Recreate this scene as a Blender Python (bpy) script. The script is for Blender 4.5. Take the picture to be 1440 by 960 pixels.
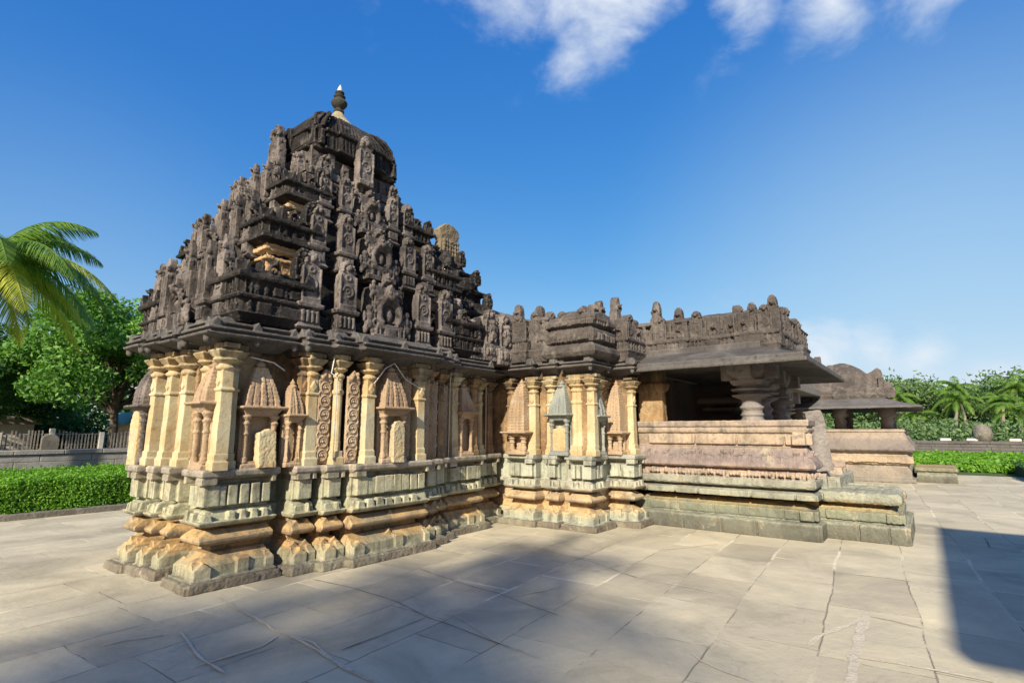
import bpy, bmesh, math, random
import numpy as np
from mathutils import Vector, Matrix, noise
R = math.radians
PI = math.pi
for o in list(bpy.data.objects): bpy.data.objects.remove(o)
SC = bpy.context.scene
COL = SC.collection

# ------------------------------------------------------------ camera
YAW, F_PX = 37.5, 750.0
PITCH = math.degrees(math.atan(125 / F_PX))
cd = bpy.data.cameras.new('camera'); cam = bpy.data.objects.new('camera', cd); COL.objects.link(cam)
cam.location = (0, 0, 1.6)
cam.rotation_euler = (R(90 + PITCH), 0, R(YAW - 90))
cd.sensor_width = 36; cd.lens = 36 * F_PX / 1440
cd.clip_end = 2000; cd.clip_start = 0.05
SC.camera = cam

# ------------------------------------------------------------ sun and sky
SUNV = Vector((1.0, 0.33, -0.57)).normalized()         # direction the light travels
EL = math.asin(-SUNV.z)
sl = bpy.data.lights.new('sun', 'SUN'); sl.energy = 4.9; sl.angle = R(1.2); sl.color = (1.0, 0.89, 0.72)
so = bpy.data.objects.new('sun', sl); COL.objects.link(so); so.location = (-20, -10, 30)
so.rotation_euler = SUNV.to_track_quat('-Z', 'Y').to_euler()
W = bpy.data.worlds.new('World'); SC.world = W; W.use_nodes = True
wn = W.node_tree; wn.nodes.clear()
def N(nt, t, **k):
    n = nt.nodes.new(t)
    for a, b in k.items():
        if a.startswith('i_'):
            n.inputs[a[2:].replace('_', ' ')].default_value = b
        else: setattr(n, a, b)
    return n
wo = N(wn, 'ShaderNodeOutputWorld'); bg = N(wn, 'ShaderNodeBackground')
sky = N(wn, 'ShaderNodeTexSky'); sky.sky_type = 'NISHITA'; sky.sun_disc = False
sky.sun_elevation = EL; sky.sun_rotation = math.atan2(-SUNV.x, -SUNV.y)
sky.altitude = 700; sky.air_density = 1.0; sky.dust_density = 0.9; sky.ozone_density = 2.0
bg.inputs['Strength'].default_value = 0.115
hsv = N(wn, 'ShaderNodeHueSaturation'); hsv.inputs['Saturation'].default_value = 1.32
wn.links.new(sky.outputs[0], hsv.inputs['Color'])
sep = N(wn, 'ShaderNodeSeparateColor'); cmb = N(wn, 'ShaderNodeCombineColor'); wn.links.new(hsv.outputs[0], sep.inputs[0])
tc = N(wn, 'ShaderNodeTexCoord')
def camdir(px, py):
    q = cam.rotation_euler.to_matrix()
    return (q @ Vector(((px - 720) / F_PX, (480 - py) / F_PX, -1))).normalized()
wmap = N(wn, 'ShaderNodeMapping'); wmap.inputs['Scale'].default_value = (1, 1, 1.6)
wn.links.new(tc.outputs['Generated'], wmap.inputs['Vector'])
nz = N(wn, 'ShaderNodeTexNoise'); nz.inputs['Scale'].default_value = 7; nz.inputs['Detail'].default_value = 9
nz.inputs['Roughness'].default_value = 0.58; nz.inputs['Distortion'].default_value = 0.25
wn.links.new(wmap.outputs[0], nz.inputs['Vector'])
def M2(nt, op, a, b=None, clamp=False):
    n = nt.nodes.new('ShaderNodeMath'); n.operation = op; n.use_clamp = clamp
    for i, x in enumerate((a, b)):
        if x is None: continue
        if isinstance(x, (int, float)): n.inputs[i].default_value = x
        else: nt.links.new(x, n.inputs[i])
    return n.outputs[0]
for ch, g_, a_ in (('Red', 1.04, 1.02), ('Green', .74, .75), ('Blue', .36, .83)):      # response curve of the deep blue sky
    wn.links.new(M2(wn, 'MULTIPLY', M2(wn, 'POWER', M2(wn, 'MULTIPLY', sep.outputs[ch], .168), g_), a_ / .2), cmb.inputs[ch])
acc = None
# direction on the sky, angular radius, strength of each bank of cloud
CL = [(720, -15, .16, 1.0), (820, 0, .17, 1.05), (800, 75, .10, .9), (915, -10, .10, .9), (1045, 5, .085, 1.0),
      (1170, 5, .10, .98), (1290, -30, .10, .8), (1160, 500, .085, 1.15), (1225, 490, .07, .95), (1300, 500, .09, .75), (1400, 525, .09, .75),
      (1010, 400, .25, .2), (700, -150, .3, .8), (1100, -200, .3, .7)]
for px, py, rad, st in CL:
    d = camdir(px, py)
    dist = N(wn, 'ShaderNodeVectorMath'); dist.operation = 'DISTANCE'
    wn.links.new(tc.outputs['Generated'], dist.inputs[0]); dist.inputs[1].default_value = d
    v = M2(wn, 'MULTIPLY', M2(wn, 'SUBTRACT', 1.0, M2(wn, 'DIVIDE', dist.outputs['Value'], rad * 1.15), True), st)
    acc = v if acc is None else M2(wn, 'MAXIMUM', acc, v)
cl = M2(wn, 'ADD', M2(wn, 'MULTIPLY', acc, 1.35), M2(wn, 'MULTIPLY', M2(wn, 'SUBTRACT', nz.outputs['Fac'], .5), 2.6))
mr = N(wn, 'ShaderNodeMapRange'); mr.interpolation_type = 'SMOOTHSTEP'
mr.inputs['From Min'].default_value = .42; mr.inputs['From Max'].default_value = 1.75
wn.links.new(cl, mr.inputs['Value'])
fac = M2(wn, 'MULTIPLY', mr.outputs[0], M2(wn, 'MULTIPLY', acc, 3.0, True), True)
mixc = N(wn, 'ShaderNodeMix'); mixc.data_type = 'RGBA'
wn.links.new(fac, mixc.inputs['Factor']); wn.links.new(cmb.outputs[0], mixc.inputs['A'])
veil = None
for px, py, rad, st in ((1340, 480, .60, .62), (1150, 560, .35, .3), (560, 560, .5, .12), (60, 420, .4, .2)):
    dist = N(wn, 'ShaderNodeVectorMath'); dist.operation = 'DISTANCE'
    wn.links.new(tc.outputs['Generated'], dist.inputs[0]); dist.inputs[1].default_value = camdir(px, py)
    v = N(wn, 'ShaderNodeMapRange'); v.interpolation_type = 'SMOOTHSTEP'; v.inputs['From Min'].default_value = rad; v.inputs['From Max'].default_value = 0
    v.inputs['To Max'].default_value = st; wn.links.new(dist.outputs['Value'], v.inputs['Value'])
    veil = v.outputs[0] if veil is None else M2(wn, 'MAXIMUM', veil, v.outputs[0])
mixv = N(wn, 'ShaderNodeMix'); mixv.data_type = 'RGBA'; wn.links.new(veil, mixv.inputs['Factor']); wn.links.new(cmb.outputs[0], mixv.inputs['A'])
mixv.inputs['B'].default_value = (2.5, 3.5, 4.4, 1); wn.links.new(mixv.outputs['Result'], mixc.inputs['A'])
mixc.inputs['B'].default_value = (4.0, 4.35, 4.75, 1)
wn.links.new(mixc.outputs['Result'], bg.inputs['Color']); wn.links.new(bg.outputs[0], wo.inputs['Surface'])
SC.view_settings.view_transform = 'Standard'; SC.view_settings.look = 'None'
SC.view_settings.exposure = 0.8; SC.view_settings.gamma = 1

# ------------------------------------------------------------ materials
def ramp(nt, fac, stops, interp='LINEAR'):
    r = nt.nodes.new('ShaderNodeValToRGB'); r.color_ramp.interpolation = interp
    e = r.color_ramp.elements
    while len(e) > 1: e.remove(e[-1])
    e[0].position = stops[0][0]; e[0].color = (*stops[0][1], 1)
    for p, c in stops[1:]:
        x = e.new(p); x.color = (*c, 1)
    nt.links.new(fac, r.inputs['Fac']); return r.outputs['Color']
def mix(nt, fac, a, b, mode='MIX'):
    m = nt.nodes.new('ShaderNodeMix'); m.data_type = 'RGBA'; m.blend_type = mode
    for s, x in (('Factor', fac), ('A', a), ('B', b)):
        if isinstance(x, tuple): m.inputs[s].default_value = (*x, 1)
        elif isinstance(x, (int, float)): m.inputs[s].default_value = x
        else: nt.links.new(x, m.inputs[s])
    return m.outputs['Result']
def noi(nt, vec, scale, detail=6, rough=.6, dist=0.0):
    n = nt.nodes.new('ShaderNodeTexNoise'); n.inputs['Scale'].default_value = scale
    n.inputs['Detail'].default_value = detail; n.inputs['Roughness'].default_value = rough
    n.inputs['Distortion'].default_value = dist
    nt.links.new(vec, n.inputs['Vector']); return n.outputs['Fac']
def thr(nt, v, lo, hi):
    m = nt.nodes.new('ShaderNodeMapRange'); m.inputs['From Min'].default_value = lo; m.inputs['From Max'].default_value = hi
    nt.links.new(v, m.inputs['Value']); return m.outputs[0]
def newmat(name, rough=.9):
    m = bpy.data.materials.new(name); m.use_nodes = True; nt = m.node_tree
    b = nt.nodes['Principled BSDF']; b.inputs['Roughness'].default_value = rough
    b.inputs['Specular IOR Level'].default_value = .25
    return m, nt, b
def bump(nt, b, h, strength, dist=.02):
    n = nt.nodes.new('ShaderNodeBump'); n.inputs['Strength'].default_value = strength; n.inputs['Distance'].default_value = dist
    nt.links.new(h, n.inputs['Height']); nt.links.new(n.outputs[0], b.inputs['Normal'])
def stone(name, base, patches, zr=None, bstr=.7, streak=None, wear=None, rough=.92, topdark=0, gain=1.0):
    """base: list of stops over broad noise; patches: (scale, lo, hi, colour, amount)"""
    m, nt, b = newmat(name, rough)
    g = nt.nodes.new('ShaderNodeNewGeometry'); P = g.outputs['Position']
    n1 = noi(nt, P, 1.7, 7, .62, .6)
    if zr:
        sp = nt.nodes.new('ShaderNodeSeparateXYZ'); nt.links.new(P, sp.inputs[0])
        w = M2(nt, 'ADD', sp.outputs['Z'], M2(nt, 'MULTIPLY', M2(nt, 'SUBTRACT', noi(nt, P, 5, 5, .65), .5), .16))
        zmax = zr[-1][0]
        c = ramp(nt, M2(nt, 'DIVIDE', w, zmax), [(z / zmax, col) for z, col in zr])
        tone = ramp(nt, n1, [(.3, (.62, .62, .62)), (.5, (1, 1, 1)), (.72, (1.25, 1.2, 1.12))])
        c = mix(nt, 1.0, c, tone, 'MULTIPLY')
    else:
        c = ramp(nt, thr(nt, n1, .28, .74), base)
    for sc, lo, hi, col, am in patches:
        f = M2(nt, 'MULTIPLY', thr(nt, noi(nt, P, sc, 8, .68, .4), lo, hi), am, True)
        c = mix(nt, f, c, col)
    if streak:      # vertical weather streaks
        mp = nt.nodes.new('ShaderNodeMapping'); mp.inputs['Scale'].default_value = (1, 1, .12)
        nt.links.new(P, mp.inputs['Vector'])
        f = M2(nt, 'MULTIPLY', thr(nt, noi(nt, mp.outputs[0], 9, 6, .6), .5, .68), streak[1], True)
        c = mix(nt, f, c, streak[0])
    if topdark:       # colour darkens high up, broken by stretched noise
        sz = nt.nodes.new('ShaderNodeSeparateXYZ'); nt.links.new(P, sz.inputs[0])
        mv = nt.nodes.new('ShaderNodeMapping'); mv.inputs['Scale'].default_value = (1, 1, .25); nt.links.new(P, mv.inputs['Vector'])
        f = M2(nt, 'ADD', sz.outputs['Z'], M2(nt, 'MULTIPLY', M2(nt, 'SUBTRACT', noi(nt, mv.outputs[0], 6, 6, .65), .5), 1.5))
        c = mix(nt, M2(nt, 'MULTIPLY', thr(nt, f, 2.22, 2.62), topdark, True), c, (.085, .068, .048))
    if wear:        # worn arrises
        f = M2(nt, 'MULTIPLY', thr(nt, g.outputs['Pointiness'], .52, .6), wear[1], True)
        c = mix(nt, f, c, wear[0])
    grain = noi(nt, P, 55, 4, .7)
    c = mix(nt, 1.0, c, ramp(nt, grain, [(.25, (.64 * gain,) * 3), (.75, (1.02 * gain,) * 3)]), 'MULTIPLY')
    nt.links.new(c, b.inputs['Base Color'])
    h = M2(nt, 'ADD', M2(nt, 'MULTIPLY', noi(nt, P, 16, 8, .7), 1.0), M2(nt, 'MULTIPLY', grain, .35))
    bump(nt, b, h, bstr, .025)
    return m
GREEN = (.36, .36, .25); CREAM = (.56, .46, .30); OCH = (.52, .34, .145); BRN = (.13, .095, .065); DK = (.055, .05, .046)
m_plinth = stone('plinth_stone', None, [(6, .50, .66, (.17, .16, .115), .75), (2.6, .58, .68, (.45, .45, .33), .5), (11, .57, .70, (.05, .048, .04), .75), (1.2, .52, .64, (.22, .22, .16), .6)],
    zr=[(0, (.15, .13, .10)), (.09, (.19, .17, .125)), (.14, (.40, .39, .27)), (.22, (.40, .36, .22)), (.27, OCH), (.35, (.50, .31, .13)), (.40, (.30, .17, .08)),
        (.44, (.36, .27, .17)), (.50, (.52, .35, .16)), (.57, OCH), (.61, (.40, .37, .24)), (.70, (.42, .42, .28)), (.9, (.43, .43, .29)), (1.03, (.40, .37, .25)), (1.09, (.30, .27, .21)), (1.2, (.40, .36, .29)), (1.3, (.40, .36, .29))], streak=((.08, .08, .055), .6), wear=((.62, .56, .40), .5), bstr=.35)
m_hallplinth = stone('hall_plinth_stone', None, [(5, .52, .66, (.15, .15, .12), .7), (2.2, .56, .68, (.50, .44, .30), .6), (14, .6, .72, (.06, .055, .05), .6)],
    zr=[(0, (.115, .115, .09)), (.2, (.155, .16, .125)), (.245, (.28, .29, .22)), (.27, (.18, .195, .15)), (.40, (.22, .235, .165)), (.47, (.45, .34, .15)), (.53, (.27, .18, .10)), (.57, (.30, .31, .23)),
        (.70, (.33, .34, .27)), (.84, (.30, .30, .24)), (.90, (.42, .33, .25)), (1.0, (.40, .31, .25)), (1.1, (.25, .20, .19)), (1.3, (.27, .22, .20)), (1.36, (.40, .31, .23)), (1.56, (.46, .37, .27)), (1.64, (.36, .30, .24)), (1.8, (.36, .29, .24))],
    streak=((.10, .095, .075), .5), wear=((.6, .5, .4), .35), bstr=.4)
m_wall = stone('ochre_wall_stone', [(0, (.20, .12, .06)), (.35, (.32, .20, .10)), (.6, (.44, .30, .15)), (1, (.52, .40, .23))],
    [(1.5, .52, .62, (.14, .12, .09), .6), (4, .55, .68, (.20, .12, .075), .6), (9, .6, .7, (.62, .52, .36), .6), (2.2, .60, .72, (.30, .31, .24), .6)], streak=((.10, .075, .055), .55), wear=((.60, .50, .33), .3), topdark=.9, gain=0.86)
m_pil = stone('cream_pilaster_stone', [(0, (.46, .32, .15)), (.4, (.56, .44, .24)), (.7, (.60, .53, .33)), (1, (.58, .57, .40))],
    [(3, .54, .66, (.42, .27, .12), .65), (1.3, .54, .64, (.33, .32, .24), .5), (14, .60, .7, (.2, .16, .11), .6)], wear=((.70, .64, .46), .4), bstr=.09, topdark=.75, gain=0.92)
m_pink = stone('pale_pink_aedicule_stone', [(0, (.30, .21, .13)), (.5, (.44, .32, .20)), (1, (.54, .43, .29))],
    [(7, .58, .70, (.20, .16, .13), .6), (3, .6, .7, (.45, .45, .38), .6)], wear=((.66, .54, .42), .4), bstr=.5, gain=0.92)
m_grey = stone('grey_green_aedicule_stone', [(0, (.22, .24, .22)), (.5, (.33, .36, .32)), (1, (.48, .49, .42))],
    [(7, .58, .70, (.14, .14, .13), .6)], wear=((.55, .56, .5), .4), bstr=.5, gain=0.78)
m_tower = stone('dark_patinated_stone', [(0, (.010, .0095, .009)), (.35, (.022, .0195, .018)), (.6, (.046, .041, .037)), (1, (.105, .094, .083))],
    [(3.5, .57, .67, (.23, .21, .18), .65), (1.3, .50, .60, (.014, .013, .0125), .8), (9, .56, .68, (.022, .02, .02), .8), (22, .62, .70, (.36, .33, .28), .55)], streak=((.03, .027, .026), .5), wear=((.36, .32, .28), .5), bstr=.9, gain=0.72)
m_front = stone('grey_relief_stone', [(0, (.08, .07, .064)), (.4, (.16, .14, .126)), (.7, (.27, .235, .21)), (1, (.38, .335, .295))],
    [(1.4, .52, .62, (.035, .031, .029), .8), (6, .54, .66, (.022, .020, .019), .9), (20, .62, .70, (.45, .41, .35), .6)], streak=((.05, .045, .04), .35), wear=((.46, .41, .35), .5), bstr=.8, gain=0.8)
m_hara = stone('taupe_parapet_stone', [(0, (.055, .048, .043)), (.4, (.115, .101, .090)), (.7, (.185, .163, .145)), (1, (.27, .24, .205))],
    [(5, .55, .67, (.34, .30, .25), .55), (11, .56, .68, (.045, .04, .038), .75)], streak=((.06, .05, .048), .45), wear=((.36, .31, .27), .4), bstr=.9, gain=0.8)
m_eave = stone('grey_eave_stone', [(0, (.085, .08, .075)), (.5, (.15, .14, .13)), (1, (.26, .25, .225))],
    [(8, .58, .70, (.035, .033, .032), .6)], wear=((.42, .40, .36), .5), streak=((.05, .047, .045), .4), bstr=.6, gain=0.72)
m_och = stone('bare_ochre_stone', [(0, (.38, .23, .11)), (.5, (.52, .36, .19)), (1, (.60, .46, .28))], [(9, .6, .72, (.2, .13, .08), .6)])
m_white = stone('limewashed_stone', [(0, (.5, .48, .42)), (1, (.75, .73, .68))], [(20, .6, .7, (.3, .28, .25), .5)], bstr=.3)
m_fin = stone('finial_stone', [(0, (.02, .02, .018)), (.5, (.05, .048, .04)), (1, (.12, .11, .08))], [(8, .58, .68, (.34, .31, .18), .5)], bstr=.4)
m_kerb = stone('kerb_stone', [(0, (.12, .11, .09)), (1, (.26, .24, .2))], [(6, .55, .7, (.08, .08, .05), .6)])
m_rwall = stone('grey_garden_wall_stone', [(0, (.24, .23, .21)), (1, (.42, .40, .36))], [(3, .55, .7, (.15, .14, .13), .6)])
m_pale = stone('pale_concrete', [(0, (.5, .48, .4)), (1, (.7, .67, .56))], [(9, .6, .7, (.3, .3, .25), .5)], bstr=.3)
m_trunk = stone('bark', [(0, (.07, .055, .04)), (1, (.17, .14, .11))], [(12, .55, .7, (.04, .03, .025), .6)])
m_palmtrunk = stone('palm_bark', [(0, (.16, .14, .11)), (1, (.34, .31, .25))], [(14, .55, .7, (.08, .07, .05), .5)])

def mat_pave():
    m, nt, b = newmat('slab_paving', .82)
    g = nt.nodes.new('ShaderNodeNewGeometry'); P = g.outputs['Position']
    wv = nt.nodes.new('ShaderNodeTexNoise'); wv.inputs['Scale'].default_value = .55; wv.inputs['Detail'].default_value = 3
    nt.links.new(P, wv.inputs['Vector'])
    def warp(src, amt, c):
        s = nt.nodes.new('ShaderNodeVectorMath'); s.operation = 'SUBTRACT'; nt.links.new(c, s.inputs[0]); s.inputs[1].default_value = (.5, .5, .5)
        k = nt.nodes.new('ShaderNodeVectorMath'); k.operation = 'SCALE'; nt.links.new(s.outputs[0], k.inputs[0]); k.inputs['Scale'].default_value = amt
        a = nt.nodes.new('ShaderNodeVectorMath'); nt.links.new(src, a.inputs[0]); nt.links.new(k.outputs[0], a.inputs[1]); return a.outputs[0]
    wv2 = nt.nodes.new('ShaderNodeTexNoise'); wv2.inputs['Scale'].default_value = 7; wv2.inputs['Detail'].default_value = 5
    nt.links.new(P, wv2.inputs['Vector'])
    V = warp(warp(P, .16, wv.outputs['Color']), .022, wv2.outputs['Color'])
    rot = nt.nodes.new('ShaderNodeMapping'); rot.inputs['Rotation'].default_value = (0, 0, R(-4)); rot.inputs['Location'].default_value = (.3, .2, 0)
    nt.links.new(V, rot.inputs['Vector'])
    def brick(ms, smooth):
        k = nt.nodes.new('ShaderNodeTexBrick'); k.offset = .37; k.offset_frequency = 2; k.squash = 1.35; k.squash_frequency = 3
        k.inputs['Scale'].default_value = 1; k.inputs['Brick Width'].default_value = 1.02; k.inputs['Row Height'].default_value = .68
        k.inputs['Mortar Size'].default_value = ms; k.inputs['Mortar Smooth'].default_value = smooth; k.inputs['Bias'].default_value = 0
        k.inputs['Color1'].default_value = (0, 0, 0, 1); k.inputs['Color2'].default_value = (1, 1, 1, 1); k.inputs['Mortar'].default_value = (.5, .5, .5, 1)
        nt.links.new(rot.outputs[0], k.inputs['Vector']); return k
    k1 = brick(.006, .3); k2 = brick(.022, .6)
    tone = ramp(nt, k1.outputs['Color'], [(0, (.40, .36, .262)), (.5, (.46, .418, .302)), (1, (.52, .468, .335))])
    n1 = noi(nt, P, .9, 8, .65, .8)
    c = mix(nt, 1, tone, ramp(nt, n1, [(.3, (.72, .72, .72)), (.5, (1, 1, 1)), (.7, (1.22, 1.2, 1.15))]), 'MULTIPLY')
    c = mix(nt, M2(nt, 'MULTIPLY', thr(nt, noi(nt, P, 3.2, 9, .72), .54, .68), .3), c, (.34, .31, .24))
    c = mix(nt, M2(nt, 'MULTIPLY', thr(nt, noi(nt, P, 28, 5, .7), .6, .72), .35), c, (.26, .235, .18))
    c = mix(nt, M2(nt, 'MULTIPLY', thr(nt, noi(nt, P, 1.6, 5, .6), .6, .72), .35), c, (.66, .59, .45))
    pick = thr(nt, noi(nt, P, .42, 3, .5), .50, .56)       # where old joints have been re-pointed in pale mortar
    brk = thr(nt, noi(nt, P, 1.7, 6, .7), .42, .56)
    wide = M2(nt, 'MULTIPLY', M2(nt, 'MULTIPLY', k2.outputs['Fac'], pick), brk)
    c = mix(nt, M2(nt, 'MULTIPLY', wide, .8), c, (.74, .66, .50))
    dark = M2(nt, 'MULTIPLY', M2(nt, 'MULTIPLY', k1.outputs['Fac'], M2(nt, 'SUBTRACT', 1, pick)), brk)
    c = mix(nt, M2(nt, 'MULTIPLY', dark, .62), c, (.09, .08, .065))
    vo = nt.nodes.new('ShaderNodeTexVoronoi'); vo.feature = 'DISTANCE_TO_EDGE'; vo.inputs['Scale'].default_value = .45
    nt.links.new(warp(P, .9, wv2.outputs['Color']), vo.inputs['Vector'])
    crack = M2(nt, 'MULTIPLY', M2(nt, 'LESS_THAN', vo.outputs['Distance'], .004), thr(nt, noi(nt, P, .8, 3, .5), .52, .58))
    c = mix(nt, M2(nt, 'MULTIPLY', crack, .25), c, (.18, .16, .13))
    nt.links.new(c, b.inputs['Base Color'])
    h = M2(nt, 'SUBTRACT', M2(nt, 'MULTIPLY', noi(nt, P, 14, 9, .72), .5), M2(nt, 'ADD', dark, M2(nt, 'MULTIPLY', crack, .15)))
    h = M2(nt, 'ADD', h, M2(nt, 'MULTIPLY', noi(nt, P, 1.3, 3, .5), 1.8))
    h = M2(nt, 'ADD', h, M2(nt, 'MULTIPLY', k1.outputs['Color'], .25))
    bump(nt, b, h, .75, .022)
    return m
m_pave = mat_pave()
def mat_leaf(name, stops, trans=.35, rough=.5):
    m, nt, b = newmat(name, rough)
    g = nt.nodes.new('ShaderNodeNewGeometry')
    c = ramp(nt, M2(nt, 'ADD', M2(nt, 'MULTIPLY', g.outputs['Random Per Island'], .55), M2(nt, 'MULTIPLY', thr(nt, noi(nt, g.outputs['Position'], .9, 4, .6), .3, .7), .45)), stops)
    nt.links.new(c, b.inputs['Base Color'])
    t = nt.nodes.new('ShaderNodeBsdfTranslucent'); nt.links.new(mix(nt, 1, c, (1.3, 1.5, .5), 'MULTIPLY'), t.inputs['Color'])
    ms = nt.nodes.new('ShaderNodeMixShader'); ms.inputs[0].default_value = trans
    nt.links.new(b.outputs[0], ms.inputs[1]); nt.links.new(t.outputs[0], ms.inputs[2])
    nt.links.new(ms.outputs[0], nt.nodes['Material Output'].inputs['Surface'])
    return m
m_leaf = mat_leaf('tree_leaves', [(0, (.06, .15, .035)), (.5, (.12, .26, .055)), (1, (.22, .40, .09))])
m_leafdark = mat_leaf('dark_tree_leaves', [(0, (.03, .08, .025)), (.5, (.05, .125, .035)), (1, (.085, .18, .05))], .25)
m_hedge = mat_leaf('hedge_leaves', [(0, (.06, .16, .018)), (.5, (.13, .30, .03)), (1, (.26, .46, .05))], .35)
m_far = mat_leaf('far_leaves', [(0, (.055, .11, .04)), (.5, (.12, .20, .08)), (1, (.21, .30, .13))], .3)
m_frond = mat_leaf('palm_fronds', [(0, (.06, .15, .025)), (.6, (.14, .25, .04)), (1, (.28, .36, .07))], .4)
m_frondy = mat_leaf('yellow_fronds', [(0, (.30, .36, .05)), (1, (.55, .55, .10))], .45)
m_grass = stone('grass_ground', [(0, (.05, .09, .02)), (1, (.12, .17, .04))], [(3, .5, .7, (.16, .14, .07), .5)])
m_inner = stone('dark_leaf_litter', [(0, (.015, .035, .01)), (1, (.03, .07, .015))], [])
m_blue = newmat('blue_paint', .5)[0]; m_blue.node_tree.nodes['Principled BSDF'].inputs['Base Color'].default_value = (.10, .34, .42, 1)
m_wood = stone('grey_wood', [(0, (.16, .14, .12)), (1, (.34, .31, .26))], [])

# ------------------------------------------------------------ mesh collecting
class MB:
    def __init__(s): s.v = []; s.f = []; s.a = 0.0; s.o = (0, 0, 0); s.c = 1; s.s = 0
    def frame(s, ang=0, o=(0, 0, 0)):
        s.a = ang; s.o = o; s.c = math.cos(ang); s.s = math.sin(ang); return s
    def add(s, vs, fs):
        n = len(s.v); c, k = s.c, s.s; ox, oy, oz = s.o
        s.v += [(x * c - y * k + ox, x * k + y * c + oy, z + oz) for x, y, z in vs]
        s.f += [tuple(i + n for i in f) for f in fs]; return s
    def box(s, x0, x1, y0, y1, z0, z1, tx=0, ty=0):
        return s.stack(x0, x1, y0, y1, [(z0, 0), (z1, -tx, -ty)])
    def stack(s, x0, x1, y0, y1, prof):
        vs = []; fs = []
        for p in prof:
            z, ox = p[0], p[1]; oy = p[2] if len(p) > 2 else ox
            vs += [(x0 - ox, y0 - oy, z), (x1 + ox, y0 - oy, z), (x1 + ox, y1 + oy, z), (x0 - ox, y1 + oy, z)]
        for i in range(len(prof) - 1):
            b = 4 * i
            for k in range(4): fs.append((b + k, b + (k + 1) % 4, b + 4 + (k + 1) % 4, b + 4 + k))
        fs.append((3, 2, 1, 0)); b = 4 * (len(prof) - 1); fs.append((b, b + 1, b + 2, b + 3))
        return s.add(vs, fs)
    def pstack(s, x0, x1, y0, y1, prof, f):      # f: how far the offset applies on the x0, x1, y0, y1 sides
        vs = []; fs = []
        for z, o in prof:
            a, b, c, d = x0 - o * f[0], x1 + o * f[1], y0 - o * f[2], y1 + o * f[3]
            vs += [(a, c, z), (b, c, z), (b, d, z), (a, d, z)]
        for i in range(len(prof) - 1):
            q = 4 * i
            for k in range(4): fs.append((q + k, q + (k + 1) % 4, q + 4 + (k + 1) % 4, q + 4 + k))
        fs.append((3, 2, 1, 0)); q = 4 * (len(prof) - 1); fs.append((q, q + 1, q + 2, q + 3))
        return s.add(vs, fs)
    def lathe(s, cx, cy, prof, n=14, rot=0):
        vs = []; fs = []
        for r, z in prof:
            vs += [(cx + max(r, .0008) * math.cos(rot + 2 * PI * k / n), cy + max(r, .0008) * math.sin(rot + 2 * PI * k / n), z) for k in range(n)]
        for i in range(len(prof) - 1):
            for k in range(n): fs.append((i * n + k, i * n + (k + 1) % n, (i + 1) * n + (k + 1) % n, (i + 1) * n + k))
        fs.append(tuple(range(n - 1, -1, -1))); b = (len(prof) - 1) * n; fs.append(tuple(range(b, b + n)))
        return s.add(vs, fs)
    def ball(s, x, y, z, rx, ry=None, rz=None, n=8, m=5):
        ry = ry or rx; rz = rz or rx; vs = []; fs = []
        for i in range(m + 1):
            t = -PI / 2 + PI * i / m; c = max(math.cos(t), .02)
            vs += [(x + rx * c * math.cos(2 * PI * k / n), y + ry * c * math.sin(2 * PI * k / n), z + rz * math.sin(t)) for k in range(n)]
        for i in range(m):
            for k in range(n): fs.append((i * n + k, i * n + (k + 1) % n, (i + 1) * n + (k + 1) % n, (i + 1) * n + k))
        fs.append(tuple(range(n - 1, -1, -1))); fs.append(tuple(range(m * n, m * n + n)))
        return s.add(vs, fs)
    def ring(s, x, y, z, Rr, r, a0=0, a1=360, n=18, m=6, sx=1, depth=1.0):      # in the x-z plane
        full = abs(a1 - a0) >= 360; vs = []; fs = []; cnt = n if full else n + 1
        for i in range(cnt):
            t = R(a0 + (a1 - a0) * i / n); cx, cz = math.cos(t), math.sin(t)
            for k in range(m):
                p = 2 * PI * k / m; q = Rr + r * math.cos(p)
                vs.append((x + q * cx * sx, y + r * math.sin(p) * depth, z + q * cz))
        for i in range(n):
            j = (i + 1) % cnt
            for k in range(m): fs.append((i * m + k, j * m + k, j * m + (k + 1) % m, i * m + (k + 1) % m))
        if not full: fs.append(tuple(range(m - 1, -1, -1))); fs.append(tuple(range(n * m, n * m + m)))
        return s.add(vs, fs)
    def prism(s, pts, y0, y1):            # outline in x-z
        n = len(pts); vs = [(x, y0, z) for x, z in pts] + [(x, y1, z) for x, z in pts]
        fs = [(i, (i + 1) % n, n + (i + 1) % n, n + i) for i in range(n)] + [tuple(range(n - 1, -1, -1)), tuple(range(n, 2 * n))]
        return s.add(vs, fs)
    def tube(s, pts, rad, n=6):
        rings = []; vs = []; fs = []
        for i, p in enumerate(pts):
            p = Vector(p); a = Vector(pts[max(i - 1, 0)]); b = Vector(pts[min(i + 1, len(pts) - 1)])
            d = (b - a).normalized(); u = d.cross(Vector((.3, .1, 1)) if abs(d.z) < .9 else Vector((1, .2, 0))).normalized(); w = d.cross(u)
            r = rad[i] if isinstance(rad, (list, tuple)) else rad
            vs += [tuple(p + u * (r * math.cos(2 * PI * k / n)) + w * (r * math.sin(2 * PI * k / n))) for k in range(n)]
        for i in range(len(pts) - 1):
            for k in range(n): fs.append((i * n + k, i * n + (k + 1) % n, (i + 1) * n + (k + 1) % n, (i + 1) * n + k))
        fs.append(tuple(range(n - 1, -1, -1))); b = (len(pts) - 1) * n; fs.append(tuple(range(b, b + n)))
        return s.add(vs, fs)
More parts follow.
